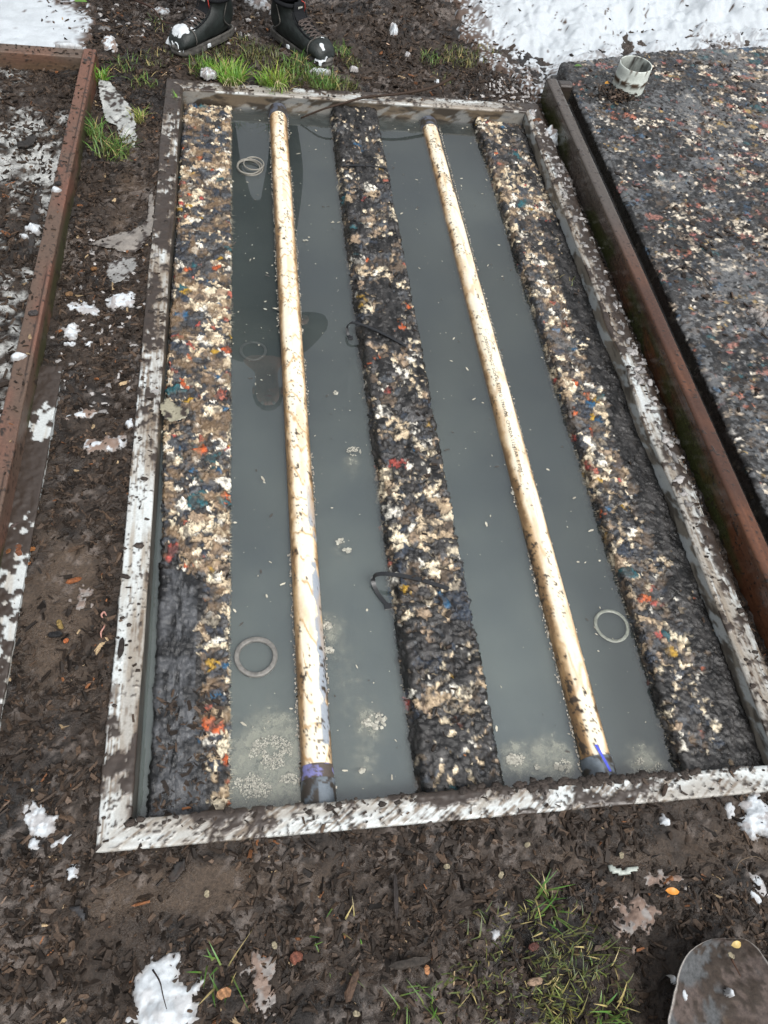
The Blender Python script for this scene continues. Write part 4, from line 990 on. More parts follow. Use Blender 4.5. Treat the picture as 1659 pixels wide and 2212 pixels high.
sheet('bark_slab', 'black flat slab of bark lying in the bed among the frost, left edge', 'bark', [(62, 500), (75, 430), (88, 402), (96, 405), (92, 440), (82, 500), (72, 560), (60, 560)], .0, (.03, .028, .027), 80, .004, mat=M_chip, th=.012, dirt=.3)
sheet('bark_slab', 'short dark bark plank in the frosty bed, upper part', 'bark', [(35, 318), (60, 300), (80, 300), (82, 310), (60, 325), (40, 325)], .0, (.022, .02, .019), 84, .006, mat=M_chip, th=.01, dirt=.3, up=lambda X, Y: .01)
sheet('bark_slab', 'dark wet bark slab below the near left corner of the rim', 'bark', [(372, 1860), (398, 1850), (402, 1862), (392, 1885), (380, 1905), (365, 1905), (360, 1890)], .0, (.022, .02, .019), 88, .006, mat=M_chip, th=.008, dirt=.3)
sheet('bark_slab', 'dark bark slab left of the scraped clay below the rim corner', 'bark', [(145, 1952), (175, 1955), (188, 1975), (178, 1992), (160, 1980)], .0, (.03, .03, .032), 92, .005, mat=M_chip, th=.008, dirt=.2)

def stick(label, pts, r, col, name='twig'):
    P = spline(pts, 5); rs = [r*(1-.55*i/(len(P)-1))*(.85+.3*random.random()) for i in range(len(P))]
    V, F = tube(P, rs, 7); V = np.array(V)-np.array(pts[0]); o = mesh(name, V, F, M_chip, col=np.tile(col, (len(V), 1)))
    o.location = pts[0]; tag(o, label, 'twig'); return o
stick('long dark stick lying over the far rim, one end dipping toward the left channel', [at3(978, 168, .05), at3(930, 190, .04), at3(860, 203, .035), at3(790, 210, .02), at3(745, 222, .012), at3(700, 235, .0), at3(650, 255, -.045)], .007, (.03, .018, .012))
stick('forked thin twig lying on the large snow patch at the bottom edge', [at3(330, 2095, .0), at3(345, 2120, .015), at3(352, 2150, .02), at3(360, 2180, .02)], .0016, (.02, .012, .01))
stick('reddish twig lying flat on the shovel blade', [at3(1580, 2071, .046), at3(1590, 2090, .046), at3(1600, 2109, .046)], .0022, (.05, .025, .015))
stick('upright stick poking out of the mud right of the boots', [at3(960, 195, 0), at3(955, 180, .02), at3(950, 165, .06)], .004, (.06, .045, .04))
stick('thin pale root curling on the mud near the right edge', [at3(1590, 1880, .0), at3(1600, 1860, .01), at3(1630, 1850, .012), at3(1655, 1862, .004)], .001, (.12, .09, .06))
stick('thin twig lying across the foam mat in its middle', [at3(1440, 590, MATZ+.006), at3(1480, 575, MATZ+.01), at3(1520, 600, MATZ+.01), at3(1540, 625, MATZ+.006)], .0022, (.015, .011, .01))
stick('curved twig sunk into the mulch at the top left', [at3(290, 0, .04), at3(330, 18, .05), at3(350, 45, .035), at3(375, 52, .03)], .004, (.04, .02, .014))

def chunk(name, label, cat, px, py, z, l, w, t, yaw, col, seed, group=None, tilt=.05):
    """irregular worn block with bevel-like rounding"""
    r = np.random.default_rng(seed); x, y = at(px, py, z); V = []; cs = []; nu, nv = 9, 8
    for i in range(nu):
        u = -1+2*i/(nu-1); s = (1-abs(u)**3.5)**.5 if abs(u) < 1 else .0; s = max(s, .08)
        for k in range(nv):
            a = 2*math.pi*k/nv; c_, s_ = math.cos(a), math.sin(a); c_ = math.copysign(abs(c_)**.5, c_); s_ = math.copysign(abs(s_)**.5, s_)
            j = 1+r.normal(0, .1); V.append((u*l/2*(1+r.normal(0, .03)), c_*w/2*s*j, s_*t/2*s*j+tilt*u*l/2)); cs.append(np.array(col)*np.array([.72, .78, .85])*r.uniform(.45, 1.25))
    F = [tuple(q) for q in gridF(nu, nv, True).tolist()]+[tuple(range(nv)), tuple((nu-1)*nv+k for k in range(nv))[::-1]]
    o = mesh(name, V, F, M_chip, col=np.array(cs), smooth=False); o.location = (x, y, z+t*.35); o.rotation_euler = (0, 0, yaw); tag(o, label, cat, group); return o
CH = [('orange-brown wood chip at the left edge below the timber end', 18, 1195, .034, .018, 1.2, (.24, .09, .03)), ('reddish wood chip beside the orange-brown one at the left edge', 45, 1190, .045, .026, 1.8, (.18, .065, .03)),
 ('small orange chip above the white board edge at left', 70, 1187, .018, .012, .2, (.30, .11, .03)), ('grey weathered splinter above the orange chips at the left edge', 30, 1138, .05, .014, .9, (.09, .06, .05)),
 ('orange splintered shavings beside the icy splash on the path', 160, 1255, .04, .014, .3, (.28, .09, .03)), ('curled yellow bark piece on the path clay', 130, 1350, .028, .014, 2.0, (.25, .16, .05)), ('black blocky chip under the curled yellow bark piece', 120, 1372, .036, .016, .0, (.015, .014, .014)),
 ('bright orange crumb below the black blocky chip', 143, 1385, .014, .012, .5, (.42, .12, .04)), ('dark oval bark chip lying on the left rim, upper', 270, 1246, .030, .013, -.4, (.04, .028, .022)), ('elongated mud-caked chip on the left rim, lower', 262, 1400, .052, .015, 1.5, (.028, .02, .016)),
 ('amber chip on the bark left of the rim near the lower corner', 236, 1756, .026, .014, 1.1, (.20, .09, .03)), ('long dark splinter standing out in the mulch below the near rim', 855+0, 1935, .085, .012, 1.5, (.035, .026, .022)),
 ('broad grey-brown splinter at bottom left mulch', 108, 2110, .05, .018, 2.1, (.055, .038, .028)), ('pale splintered chip on the large snow patch, upper', 484, 2146, .028, .02, .3, (.42, .2, .09)), ('long split brown stick chip in the bottom mulch right of the snow', 760, 2130, .06, .018, 1.1, (.09, .05, .03)),
 ('reddish round bark chip on the ice in the bottom mulch', 640, 2068, .026, .022, .2, (.18, .06, .035)), ('orange chip near the middle of the bottom mulch', 922, 2095, .018, .012, 1.6, (.40, .17, .07)), ('long grey log-like chip in the bottom mulch middle', 885, 2080, .085, .018, .05, (.045, .034, .026)),
 ('weathered blond wood block at the bottom right of the middle', 1155, 2120, .034, .016, .1, (.30, .19, .12)), ('brown-red flat bark by the bottom centre', 1152, 2045, .024, .016, .2, (.10, .035, .025)), ('orange-brown bark tip on the path near the film', 203, 582, .022, .016, .2, (.20, .09, .03)), ('square light bark piece on the path beside the timber', 150, 617+20, .026, .018, .1, (.24, .13, .06)),
 ('small dark square chip lying on the timber, halfway', 72, 678, .030, .020, .3, (.06, .05, .045)), ('dark block chip on the timber just above its tiny snow dab', 126, 398, .024, .020, .2, (.03, .026, .024)), ('broken bark piece beside the icy lump at the brown board', 1160, 262, .045, .03, .2, (.16, .07, .035)), ('dark brown chip lying on the near rim at its right part', 1435, 1707, .035, .012, 1.0, (.05, .03, .02))]
for i, c in enumerate(CH):
    zz = {8: .004, 9: .004, 25: .005, 22: .062, 23: .062, 24: .0, 13: .012}.get(i, -.006)
    chunk('wood_chip', c[0], 'wood chip', c[1], c[2], zz, c[3]*.88, c[4]*.8, min(c[4]*.5, .009), c[5], c[6], 50+i)
SD = [('pale oval seed husk on the mud, leftmost of the three below the near rim', 1130+0, 2415/1.2912), ('pale round seed husk, lower of the three below the near rim', 1080, 2465/1.2912+0), ('yellowish seed husk, rightmost of the three below the near rim', 1085+60, 1858)]
for i, (lb, px, py) in enumerate([('pale ring-shaped seed husk in the mud, left of three', 965+0, 1872), ('pale oval seed husk in the mud, uppermost of three', 1139, 1825), ('pale round seed husk in the mud, lowest of three', 1082, 1890), ('cream crumb just above the grey stone slab', 1342, 1848), ('cream flake in the clay below the near left rim', 447, 1932-1), ('white chip with a notch in the mulch below the left pipe', 593, 2172-130), ('pale flake at the end of the leaf on the shovel', 1579, 2064), ('cream oval seed at the bottom edge left of the grass', 770, 2150+40)]):
    chunk('seed_husk', lb, 'seed', px, py, -.004 if i != 6 else .043, .013, .009, .004, .4*i, (.30, .24, .15), 90+i)
def leaf(label, px, py, z, l, w, yaw, col, seed):
    x, y = at(px, py, z); V = []; F = []
    for i in range(9):
        u = i/8.; ww = w/2*math.sin(math.pi*u**.8)**.8 if 0 < u < 1 else .0004
        for k, s in enumerate((-1, 0, 1)): V.append(((u-.5)*l, s*ww, (.0 if s == 0 else .002)+.006*math.sin(u*3)))
    for i in range(8):
        for k in (0, 1): F.append((i*3+k, i*3+3+k, i*3+4+k, i*3+1+k))
    Vb = [(a, b, c-.0006) for a, b, c in V]; n = len(V); F = F+[tuple(j+n for j in f[::-1]) for f in F]
    o = mesh('leaf', V+Vb, F, M_grass, col=np.tile(np.array(col), (2*n, 1))); o.location = (x, y, z+.003); o.rotation_euler = (.1, .05, yaw); tag(o, label, 'leaf')
leaf('bright orange-yellow leaf on the mud up left of the shovel', 1450, 1926, .0, .028, .013, -.2, (.55, .22, .03), 1)
leaf('pale yellow leaf lying on the upper edge of the shovel blade', 1587, 2040, .047, .020, .012, .1, (.45, .33, .12), 2)
leaf('green leaf lying on the far corner of the foam mat', 1248, 146, MATZ+.004, .036, .015, .1, (.07, .14, .03), 3)
leaf('yellow leaf among bark chips beside the pipe stub', 1312, 183, MATZ+.004, .032, .016, .3, (.5, .24, .03), 4)
leaf('green weed leaf at the top edge left of the boots', 175, 6, .03, .05, .025, .1, (.09, .2, .03), 5)
def worm(label, pts, r):
    P = spline(pts, 6); n = len(P); rs = [r*(math.sin(math.pi*min(max((i+.6)/(n+.2), 0), 1))**.35) for i in range(n)]; V, F = tube(P, rs, 8)
    V = np.array(V)-np.array(pts[0]); o = mesh('earthworm', V, F, M_misc, col=np.tile([.30, .15, .12], (len(V), 1))); o.location = pts[0]; tag(o, label, 'worm')
worm('curled pink earthworm on the path clay, upper of two', [at3(222, 1340-5, .0), at3(219, 1328, .004), at3(225, 1322, .004), at3(230, 1330, .003)], .0022)
worm('short pink earthworm on the path clay, lower of two', [at3(219, 1378, .0), at3(218, 1366, .004), at3(224, 1356, .005), at3(226, 1350, .003)], .0020)

# black and stray bark beside the stub (small heap)
V = []
hx = rng.normal(1.50, .042, 130); hy = rng.normal(3.035, .035, 130); n = 130
o = scatter_boxes('bark_heap', np.stack([hx, hy, MATZ+.006+.014*rng.random(n)], 1), rng.uniform(.01, .035, n), rng.uniform(.005, .012, n), rng.uniform(.002, .004, n), rng.uniform(0, 6.28, n), rng.normal(0, .3, n), rng.normal(0, .3, n), chipcols(n), M_chip); o['kind'] = 'stuff'

# ---------------------------------------------------------------- shovel, blade only in view, shaft behind the camera's feet
sh = empty('shovel', (.85, -.2, .0)); tag(sh, 'rusty brown shovel blade with rounded tip resting on the mud at lower right', 'shovel')
zs = .035
edgeL = [(1560, 2027), (1530, 2030), (1500, 2043), (1478, 2062), (1462, 2090), (1452, 2125), (1443, 2170), (1434, 2212)]
edgeR = [(1590, 2029), (1610, 2034), (1632, 2055), (1650, 2080), (1668, 2108), (1690, 2140), (1712, 2180), (1735, 2225)]
PL = [np.array(at(a, b, zs)) for a, b in edgeL]; PR = [np.array(at(a, b, zs)) for a, b in edgeR]
dL = PL[-1]-PL[-3]; dL /= np.linalg.norm(dL); dR = PR[-1]-PR[-3]; dR /= np.linalg.norm(dR)
dm = (dL+dR); dm /= np.linalg.norm(dm)
for k in range(5): PL.append(PL[-1]+dm*.03+np.array([-.001, 0])); PR.append(PR[-1]+dm*.03+np.array([.001, 0]))
PL = spline([tuple(p)+(0,) for p in PL], 5)[:, :2]; PR = spline([tuple(p)+(0,) for p in PR], 5)[:, :2]
V = []; cs = []; nc = 41; nr = len(PL)
for i in range(nr):
    for k in range(nc):
        t = k/(nc-1); p = PL[i]*(1-t)+PR[i]*t; b = (2*t-1)**2
        z = zs+.012*b-.012*(1-b)*min(1, i/14.)+.004*ss(0, 25, i)-.010*math.exp(-((t-.5)/.12)**2)*0
        V.append((p[0], p[1], z))
Va = np.array(V); X, Y = Va[:, 0], Va[:, 1]
c = np.broadcast_to(np.array([.036, .026, .021]), (len(V), 3)); c = lerp(c, (.055, .038, .026), ss(.42, .6, fbm(X*22, Y*22, 950, 5)))
c = lerp(c, (.07, .054, .048), ss(.52, .62, fbm(X*18, Y*18, 953, 5)+.2*ss(0, -.12, Y)*ss(.78, .9, X)-.04)*.8)
c = lerp(c, (.06, .063, .066), ss(.53, .6, fbm(X*9, Y*9, 957, 4)+.12*ss(.88, .95, X)))
c = lerp(c, (.03, .022, .017), ss(.56, .60, fbm(X*35, Y*35, 960, 4)*.7+fbm(X*120, Y*120, 961, 2)*.3+.12*np.exp(-((X-.825)/.028)**2-((Y-.022)/.018)**2)+.06*np.exp(-((X-.84)/.05)**2-((Y+.03)/.06)**2)))
lump = ss(.56, .60, fbm(X*35, Y*35, 960, 4)*.7+fbm(X*120, Y*120, 961, 2)*.3+.12*np.exp(-((X-.825)/.028)**2-((Y-.022)/.018)**2))
edge = np.zeros((nr, nc)); edge[:, 0] = 1; edge[:, -1] = 1; edge[0, :] = 1
c = lerp(c, (.34, .32, .30), edge.ravel()*.8)
Va[:, 2] += .003*lump
Vb = Va.copy(); Vb[:, 2] -= .003
Fq = gridF(nr, nc); 
side = []
for i in range(nr-1): side += [(i*nc, (i+1)*nc, (i+1)*nc+nr*nc, i*nc+nr*nc), (i*nc+nc-1, i*nc+nc-1+nr*nc, (i+1)*nc+nc-1+nr*nc, (i+1)*nc+nc-1)]
for k in range(nc-1): side += [(k, k+nr*nc, k+1+nr*nc, k+1)]
part('blade', np.concatenate([Va, Vb]), np.concatenate([Fq, Fq[:, ::-1]+nr*nc, np.array(side)]), M_steel, sh, col=np.concatenate([np.concatenate([c, c]), np.full((2*len(c), 1), .1)], 1))
pe = (PL[-1]+PR[-1])/2; dm3 = np.array([dm[0], dm[1], 0])
s0 = np.array([pe[0], pe[1], zs-.005])
Vt, Ft = tube([s0-dm3*.06+np.array([0, 0, .004]), s0+dm3*.02+np.array([0, 0, .014]), s0+dm3*.12+np.array([0, 0, .04])], [.012, .019, .019], 14); part('socket', Vt, Ft, M_steel, sh, col=np.tile([.08, .06, .05], (len(Vt), 1)))
Vt, Ft = tube([s0+dm3*.10+np.array([0, 0, .035]), s0+dm3*.6+np.array([0, 0, .16]), s0+dm3*1.1+np.array([0, 0, .29])], .016, 14); part('shaft', Vt, Ft, M_wood, sh, col=np.tile([.30, .18, .08], (len(Vt), 1)))
# snow dots on the blade belong to the blade surface
for (px, py, r) in ((1480, 2117, .005), (1494, 2150, .007), (1605, 2143, .006)):
    snow_patch({1480: 'snow dot on the shovel blade, upper left one', 1494: 'snow dot on the shovel blade, the larger one at left', 1605: 'snow speckle on the shovel blade, right one'}[px], {1480: 1457, 1494: 1477, 1605: 1579}[px], py, r*.8, r*1.2, .003, .040, 0, .1, False, px)

# ---------------------------------------------------------------- the person at the far end
def skin_body(name, verts, edges, radii, mat, parent, sub=2, root=0):
    me = bpy.data.meshes.new(name); me.from_pydata([tuple(v) for v in verts], edges, []); me.materials.append(mat)
    o = bpy.data.objects.new(name, me); COL.objects.link(o)
    md = o.modifiers.new('Skin', 'SKIN'); md.use_smooth_shade = True
    for i, r in enumerate(radii):
        me.skin_vertices[0].data[i].radius = (r if hasattr(r, '__len__') else (r, r)); me.skin_vertices[0].data[i].use_root = (i == root)
    s = o.modifiers.new('Sub', 'SUBSURF'); s.levels = sub; s.render_levels = sub
    dg = bpy.context.evaluated_depsgraph_get(); m2 = bpy.data.meshes.new_from_object(o.evaluated_get(dg))
    bpy.data.objects.remove(o); m2.name = name; o = bpy.data.objects.new(name, m2); COL.objects.link(o)
    if not m2.materials: m2.materials.append(mat)
    m2.polygons.foreach_set('use_smooth', np.full(len(m2.polygons), True))
    if parent: o.parent = parent; o.location = -Vector(parent.location)
    return o
GZ = .012
LH, LT = np.array([-.078, 3.405]), np.array([-.268, 3.205])       # left boot in the photo: heel, toe
RH, RT = np.array([.115, 3.425]), np.array([.305, 3.195])
person = empty('person', (.03, 3.4, GZ)); tag(person, 'person in black work trousers and snowy black lace-up boots standing at the far rim', 'person')
def ank(h, t): u = (t-h)/np.linalg.norm(t-h); return h+u*.055
aL, aR = ank(LH, LT), ank(RH, RT)
def v3(p, z): return np.array([p[0], p[1], z])
pel = np.array([.03, 3.44, .86])
legs_v = [pel, pel+[-.10, 0, -.06], [-.135, 3.40, .46], v3(aL, .145), pel+[.10, 0, -.06], [.165, 3.42, .46], v3(aR, .145), [.03, 3.40, 1.02]]
skin_body('trousers', legs_v, [(0, 1), (1, 2), (2, 3), (0, 4), (4, 5), (5, 6), (0, 7)], [(.17, .13), .125, .095, .050, .125, .095, .050, (.18, .14)], M_fabric, person)
# body: one continuous figure (torso, neck, head, arms) leaning forward over the trough
hp = np.array([.065, 3.03, 1.60])
bv = [[.03, 3.41, .84], [.04, 3.32, 1.15], [.05, 3.22, 1.34], [.055, 3.13, 1.44], [.06, 3.09, 1.50], hp, [.067, 3.0, 1.685]]
be = [(0, 1), (1, 2), (2, 3), (3, 4), (4, 5), (5, 6)]
br = [(.15, .12), (.155, .12), (.17, .12), (.10, .09), (.055, .055), (.078, .092), (.06, .07)]
skin_body('jacket', bv[:4]+[[-.16, 3.20, 1.40], [-.235, 3.12, 1.16], [-.17, 2.98, .98], [.26, 3.20, 1.38], [.355, 3.12, 1.16], [.24, 2.96, 1.0]], be[:3]+[(3, 4), (4, 5), (5, 6), (3, 7), (7, 8), (8, 9)],
          [(.20, .15), (.19, .14), (.18, .13), (.10, .09), .068, .054, .042, .068, .054, .042], M_fabric, person)
# the body itself: neck, head and hands in one mesh with the arms inside the sleeves
Vv = [[.05, 3.22, 1.34], [.055, 3.13, 1.44], [.06, 3.09, 1.50], [.064, 3.05, 1.56], [.066, 3.02, 1.62], [.067, 3.01, 1.68], [.066, 2.985, 1.555]]
Ee = [(0, 1), (1, 2), (2, 3), (3, 4), (4, 5), (3, 6)]; Rr = [.10, .075, .052, (.068, .075), (.076, .09), (.062, .075), (.04, .035)]
def arm(sh_, el, wr, sgn):
    b = len(Vv); wr = np.array(wr, float); el = np.array(el, float); dd = (wr-el)/np.linalg.norm(wr-el); palm = wr+dd*.055
    Vv.extend([list(sh_), list(el), list(wr), list(palm)]); Rr.extend([.05, .038, .026, (.034, .016)]); Ee.extend([(1, b), (b, b+1), (b+1, b+2), (b+2, b+3)])
    lat = np.array([sgn, 0, 0.]); 
    for k, (off, ln) in enumerate(((-.028, .066), (-.010, .074), (.010, .070), (.027, .055))):
        i = len(Vv); k1 = palm+lat*off+dd*.03; k2 = k1+dd*ln*.5+np.array([0, .008, -.004]); k3 = k2+dd*ln*.35+np.array([0, .018, -.004])
        Vv.extend([list(k1), list(k2), list(k3)]); Rr.extend([.0095, .0085, .007]); Ee.extend([(b+3, i), (i, i+1), (i+1, i+2)])
    i = len(Vv); k1 = wr+dd*.02-lat*.03; k2 = k1+dd*.03-lat*.015; Vv.extend([list(k1), list(k2)]); Rr.extend([.011, .009]); Ee.extend([(b+2, i), (i, i+1)])
arm([-.16, 3.20, 1.40], [-.235, 3.12, 1.16], [-.165, 2.97, .97], 1); arm([.26, 3.20, 1.38], [.355, 3.12, 1.16], [.235, 2.95, .99], -1)
skin_body('body', Vv, Ee, Rr, M_skin, person, 2, 1)
# face details
def ball(c, r, n=10, m=12):
    V = []; F = []
    for i in range(n+1):
        p = math.pi*i/n
        for k in range(m): q = 2*math.pi*k/m; V.append((c[0]+r[0]*math.sin(p)*math.cos(q), c[1]+r[1]*math.sin(p)*math.sin(q), c[2]+r[2]*math.cos(p)))
    for i in range(n):
        for k in range(m): F.append((i*m+k, (i+1)*m+k, (i+1)*m+(k+1) % m, i*m+(k+1) % m))
    return V, F
for s in (-1, 1):
    V, F = ball((.066+s*.031, 2.945, 1.615), (.011, .009, .009)); part('eye', V, F, M_white, person)
    V, F = ball((.066+s*.078, 3.03, 1.605), (.010, .018, .03)); part('ear', V, F, M_skin, person)
V, F = ball((.066, 2.935, 1.59), (.012, .018, .022)); part('nose', V, F, M_skin, person)
V, F = ball((.066, 2.945, 1.555), (.024, .008, .006)); part('mouth', V, F, M_red, person)
V, F = ball((.067, 3.045, 1.665), (.086, .098, .075)); part('hair', V, F, M_hair, person)

def boot(h, t, sgn, snowy):
    root = empty('boot', (0, 0, 0)); root.parent = person; root.location = -Vector(person.location)
    d = t-h; Lb = np.linalg.norm(d)+.012; u = d/Lb*1.0; u = d/np.linalg.norm(d); r = np.array([u[1], -u[0]])
    k = Lb/.29
    def W(a, b, z): a *= k; p = h+u*a+r*b; z = z if z < .085 else .085+(z-.085)*.58; return (p[0], p[1], z+GZ-.004)
    top = [(.292, .045), (.284, .066), (.262, .084), (.232, .092), (.20, .098), (.165, .118), (.135, .142), (.118, .165), (.112, .19), (.112, .215)]
    bot = [(.296, .028), (.285, .022), (.262, .022), (.232, .022), (.20, .022), (.15, .022), (.06, .022), (-.004, .050), (-.010, .12), (.004, .21)]
    wid = [.022, .040, .050, .053, .051, .046, .043, .040, .041, .045]
    tp = spline([(a, b, w) for (a, b), w in zip(top, wid)], 3); bt = spline([(a, b, 0) for a, b in bot], 3)
    m = 28; V = []; 
    for (ta, tb, w), (ba, bb, _) in zip(tp, bt):
        for q in range(m):
            th = 2*math.pi*q/m; c_, s_ = math.cos(th), math.sin(th)
            e = 1.0; cc_ = math.copysign(abs(c_)**.8, c_); s2 = math.copysign(abs(s_)**.75, s_)
            f = (1+cc_)/2; a = ba+(ta-ba)*f; z = bb+(tb-bb)*f
            V.append(W(a, w*s2*(1-.12*max(0, cc_)), z))
    F = gridF(len(tp), m, True).tolist(); F = [tuple(x) for x in F]+[tuple(range(m))]
    part('upper', V, F, M_leather, root)
    # sole
    V = []; mm = 40; out = []
    for q in range(mm):
        th = 2*math.pi*q/mm; a = .142+.158*math.cos(th); b = (.046+.008*math.cos(th)-.006*math.cos(2*th+3))*math.copysign(abs(math.sin(th))**.75, math.sin(th)); out.append((a, b))
    lv = [(.97, .0), (1.02, .004), (1.03, .014), (1.0, .020), (1.03, .024), (1.01, .031), (.96, .033)]
    for s, z in lv:
        for a, b in out: V.append(W(.142+(a-.142)*s, b*s, z+(.010 if a > .25 else 0)*(a-.25)*12))
    F = [tuple(x) for x in gridF(len(lv), mm, True).tolist()]+[tuple(range(mm))[::-1], tuple((len(lv)-1)*mm+i for i in range(mm))]
    part('sole', V, F, M_rubber, root)
    # toe cap: a slightly proud shell over the front
    V = []
    tc = tp[:9]; bc = bt[:9]
    for (ta, tb, w), (ba, bb, _) in zip(tc, bc):
        for q in range(m):
            th = 2*math.pi*q/m; c_, s_ = math.cos(th), math.sin(th); cc_ = math.copysign(abs(c_)**.8, c_); s2 = math.copysign(abs(s_)**.75, s_)
            f = (1+cc_)/2; a = ba+(ta-ba)*f+.002; z = bb+(tb-bb)*f+.0022; V.append(W(a, (w+.0022)*s2*(1-.12*max(0, cc_)), z))
    part('toe_cap', V, [tuple(x) for x in gridF(len(tc), m, True).tolist()], M_leather, root)
    # padded collar, tongue
    V, F = tube([W(.055+.06*math.cos(q), .046*math.sin(q), .207) for q in np.linspace(0, 6.283, 25)], .008, 8); part('collar', V, F, M_fabric, root)
    V = []; F = []
    for i, (a, z) in enumerate(((.165, .124), (.145, .146), (.132, .17), (.128, .198), (.13, .225), (.124, .24))):
        for b in (-.026, -.012, .012, .026): V.append(W(a-.004*(abs(b) > .02), b*(1 if i < 5 else .7), z))
    for i in range(5):
        for b in range(3): F.append((i*4+b, i*4+b+1, i*4+5+b, i*4+4+b))
    n_ = len(V); V = V+[(x, y+.004, z-.002) for x, y, z in V]; F = F+[tuple(j+n_ for j in f[::-1]) for f in F]
    tg = part('tongue', V, F, M_fabric, root)
    # emblem: two joined upright letters H
    def bar(b0, b1, z0, z1):
        a0, a1 = .1318, .1322; return [W(a0+.001, b0, z0), W(a0+.001, b1, z0), W(a1+.001, b1, z1), W(a1+.001, b0, z1)]
    Ve = []; Fe = []
    for c0 in (-.0105, .0015):
        for q in (bar(c0, c0+.003, .203, .217), bar(c0+.006, c0+.009, .203, .217), bar(c0+.003, c0+.006, .2085, .2115)):
            bI = len(Ve); Ve += q; Fe.append((bI, bI+1, bI+2, bI+3))
    part('emblem', Ve, Fe, M_white, root)
    V, F = tube([W(.127, -.027, .17), W(.131, -.028, .2), W(.131, -.024, .23), W(.126, -.012, .243)], .0016, 6); part('red_piping', V, F, M_red, root)
    # laces zigzag
    ls = []
    rows = [(.235, .094), (.215, .098), (.195, .104), (.178, .114), (.163, .126), (.150, .140)]
    for i in range(len(rows)-1):
        for s in (-1, 1):
            ls.append(tube(spline([W(rows[i][0], s*.026, rows[i][1]+.000), W((rows[i][0]+rows[i+1][0])/2, 0, (rows[i][1]+rows[i+1][1])/2+.008), W(rows[i+1][0], -s*.026, rows[i+1][1]+.000)], 4), .0034, 6))
    for s in (-1, 1): ls.append(tube(spline([W(.150, 0, .147), W(.155, s*.025, .150), W(.165, s*.035, .135), W(.158, s*.012, .138)], 4), .0019, 6))
    V, F = join(ls); part('laces', V, F, M_lace, root)
    for a, z in rows[:4]:
        for s in (-1, 1):
            V, F = tube([W(a, s*.028, z-.004), W(a+.001, s*.029, z)], .003, 8); part('eyelet', V, F, M_rubber, root)
    # side panel seam
    V, F = tube(spline([W(.20, sgn*.049, .04), W(.14, sgn*.047, .07), (W(.10, sgn*.044, .12)), W(.06, sgn*.045, .13)], 5), .0016, 6); part('seam', V, F, M_rubber, root)
    i = 9; rg = []
    (ta, tb, w), (ba, bb, _) = tp[i], bt[i]
    for q in range(-8, 9):
        th = q/8*2.2; cc_ = math.copysign(abs(math.cos(th))**.8, math.cos(th)); s2 = math.copysign(abs(math.sin(th))**.75, math.sin(th)); f = (1+cc_)/2
        rg.append(W(ba+(ta-ba)*f, (w+.003)*s2*(1-.12*max(0, cc_)), bb+(tb-bb)*f+.002))
    V, F = tube(rg, .0026, 6); part('toe_seam', V, F, M_rubber, root)
    for s in (-1, 1):
        V, F = tube(spline([W(.03, s*.044, .05), W(.07, s*.047, .085), W(.06, s*.044, .14), W(.05, s*.046, .19)], 5), .0022, 6); part('seam', V, F, M_rubber, root)
        V, F = tube(spline([W(.232, s*.034, .092), W(.195, s*.034, .098), W(.16, s*.033, .120), W(.135, s*.033, .150), W(.125, s*.034, .19)], 5), .0028, 6); part('eyelet_facing', V, F, M_fabric, root)
    # snow stuck to the leather
    def stuck(a0, b0, ra, rb, zfn, seed, th=.006):
        g = np.linspace(-1, 1, 26); V = []; keep_ = []; cs = []
        for ia in g:
            for ib in g:
                a = a0+ia*ra; b = b0+ib*rb; f = 1-ia*ia-ib*ib+2.4*(float(fbm(np.array(a*60.), np.array(b*60.), seed, 3))-.5)
                V.append(W(a, b, zfn(a, b)+(.003+th*math.sqrt(max(f, 0)) if f > 0 else -.006))); keep_.append(f > 0); cs.append((.5, .535, .56))
        F = [tuple(q) for q in gridF(26, 26).tolist() if any(keep_[i] for i in q)]
        part('stuck_snow', V, F, M_snow, root, col=np.array(cs))
    ta = [p[0] for p in top][::-1]; tz = [p[1] for p in top][::-1]
    def surf(a, b): zt_ = float(np.interp(a, ta, tz)); wv = float(np.interp(a, ta, wid[::-1])); return .03+(zt_-.03)*math.sqrt(max(0., 1-min(1, abs(b)/wv)**2.4))
    if snowy:
        stuck(.262, .012, .036, .050, surf, 5, .010); stuck(.175, .018, .022, .024, surf, 6, .004); stuck(.22, -.03, .012, .015, surf, 8, .003)
    else:
        stuck(.282, .030, .020, .022, surf, 9, .007); stuck(.235, -.02, .01, .01, surf, 10, .001)
    for q in range(3):
        a = random.uniform(.0, .25); s = random.choice((-1, 1)); stuck(a, s*.050, .010, .004, lambda a, b: .02, 20+q, .004)
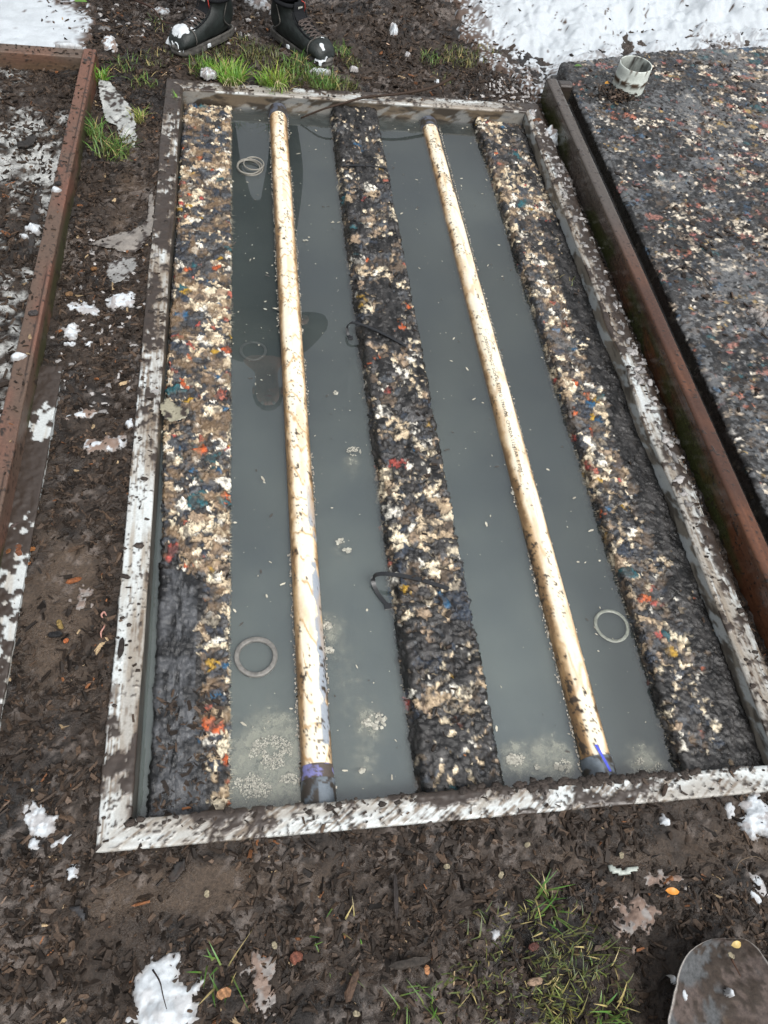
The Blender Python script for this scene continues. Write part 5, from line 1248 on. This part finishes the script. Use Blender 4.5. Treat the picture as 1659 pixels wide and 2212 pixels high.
boot(LH, LT, 1, True); boot(RH, RT, -1, False)

# ---------------------------------------------------------------- camera, light, sky
cam = bpy.data.cameras.new('camera'); co = bpy.data.objects.new('camera', cam); COL.objects.link(co)
cam.sensor_fit = 'VERTICAL'; cam.sensor_height = 36; cam.lens = FPX/2212*36; cam.clip_end = 500; cam.clip_start = .02
Mx = Matrix([list(map(float, r)) for r in RX]).to_4x4(); Mx.translation = (0, 0, H); co.matrix_world = Mx
C.camera = co
SUN_EL, SUN_AZ = math.radians(58), math.radians(150)
w = bpy.data.worlds.new('World'); C.world = w; w.use_nodes = True; nt = w.node_tree; nt.nodes.clear()
out = nt.nodes.new('ShaderNodeOutputWorld'); bg = nt.nodes.new('ShaderNodeBackground'); sky = nt.nodes.new('ShaderNodeTexSky')
sky.sky_type = 'NISHITA'; sky.sun_disc = False; sky.sun_elevation = SUN_EL; sky.sun_rotation = SUN_AZ; sky.air_density = 1.6; sky.dust_density = 6; sky.ozone_density = 1.5
hs = nt.nodes.new('ShaderNodeHueSaturation'); hs.inputs['Saturation'].default_value = .22
nt.links.new(sky.outputs[0], hs.inputs['Color']); nt.links.new(hs.outputs[0], bg.inputs[0]); nt.links.new(bg.outputs[0], out.inputs[0]); bg.inputs[1].default_value = .15
sl = bpy.data.lights.new('sun', 'SUN'); sl.energy = 1.3; sl.angle = math.radians(25); sl.color = (1, .985, .96)
so = bpy.data.objects.new('sun', sl); COL.objects.link(so)
dv = Vector((math.sin(SUN_AZ)*math.cos(SUN_EL), math.cos(SUN_AZ)*math.cos(SUN_EL), math.sin(SUN_EL)))
so.rotation_euler = dv.to_track_quat('Z', 'Y').to_euler()
C.view_settings.view_transform = 'Standard'; C.view_settings.look = 'None'; C.view_settings.gamma = 1; C.view_settings.exposure = .5
C.cycles.transparent_max_bounces = 16; C.cycles.max_bounces = 6
try: C.cycles.use_denoising = True; C.cycles.denoising_prefilter = 'ACCURATE'; C.cycles.denoising_input_passes = 'RGB_ALBEDO_NORMAL'
except Exception: pass
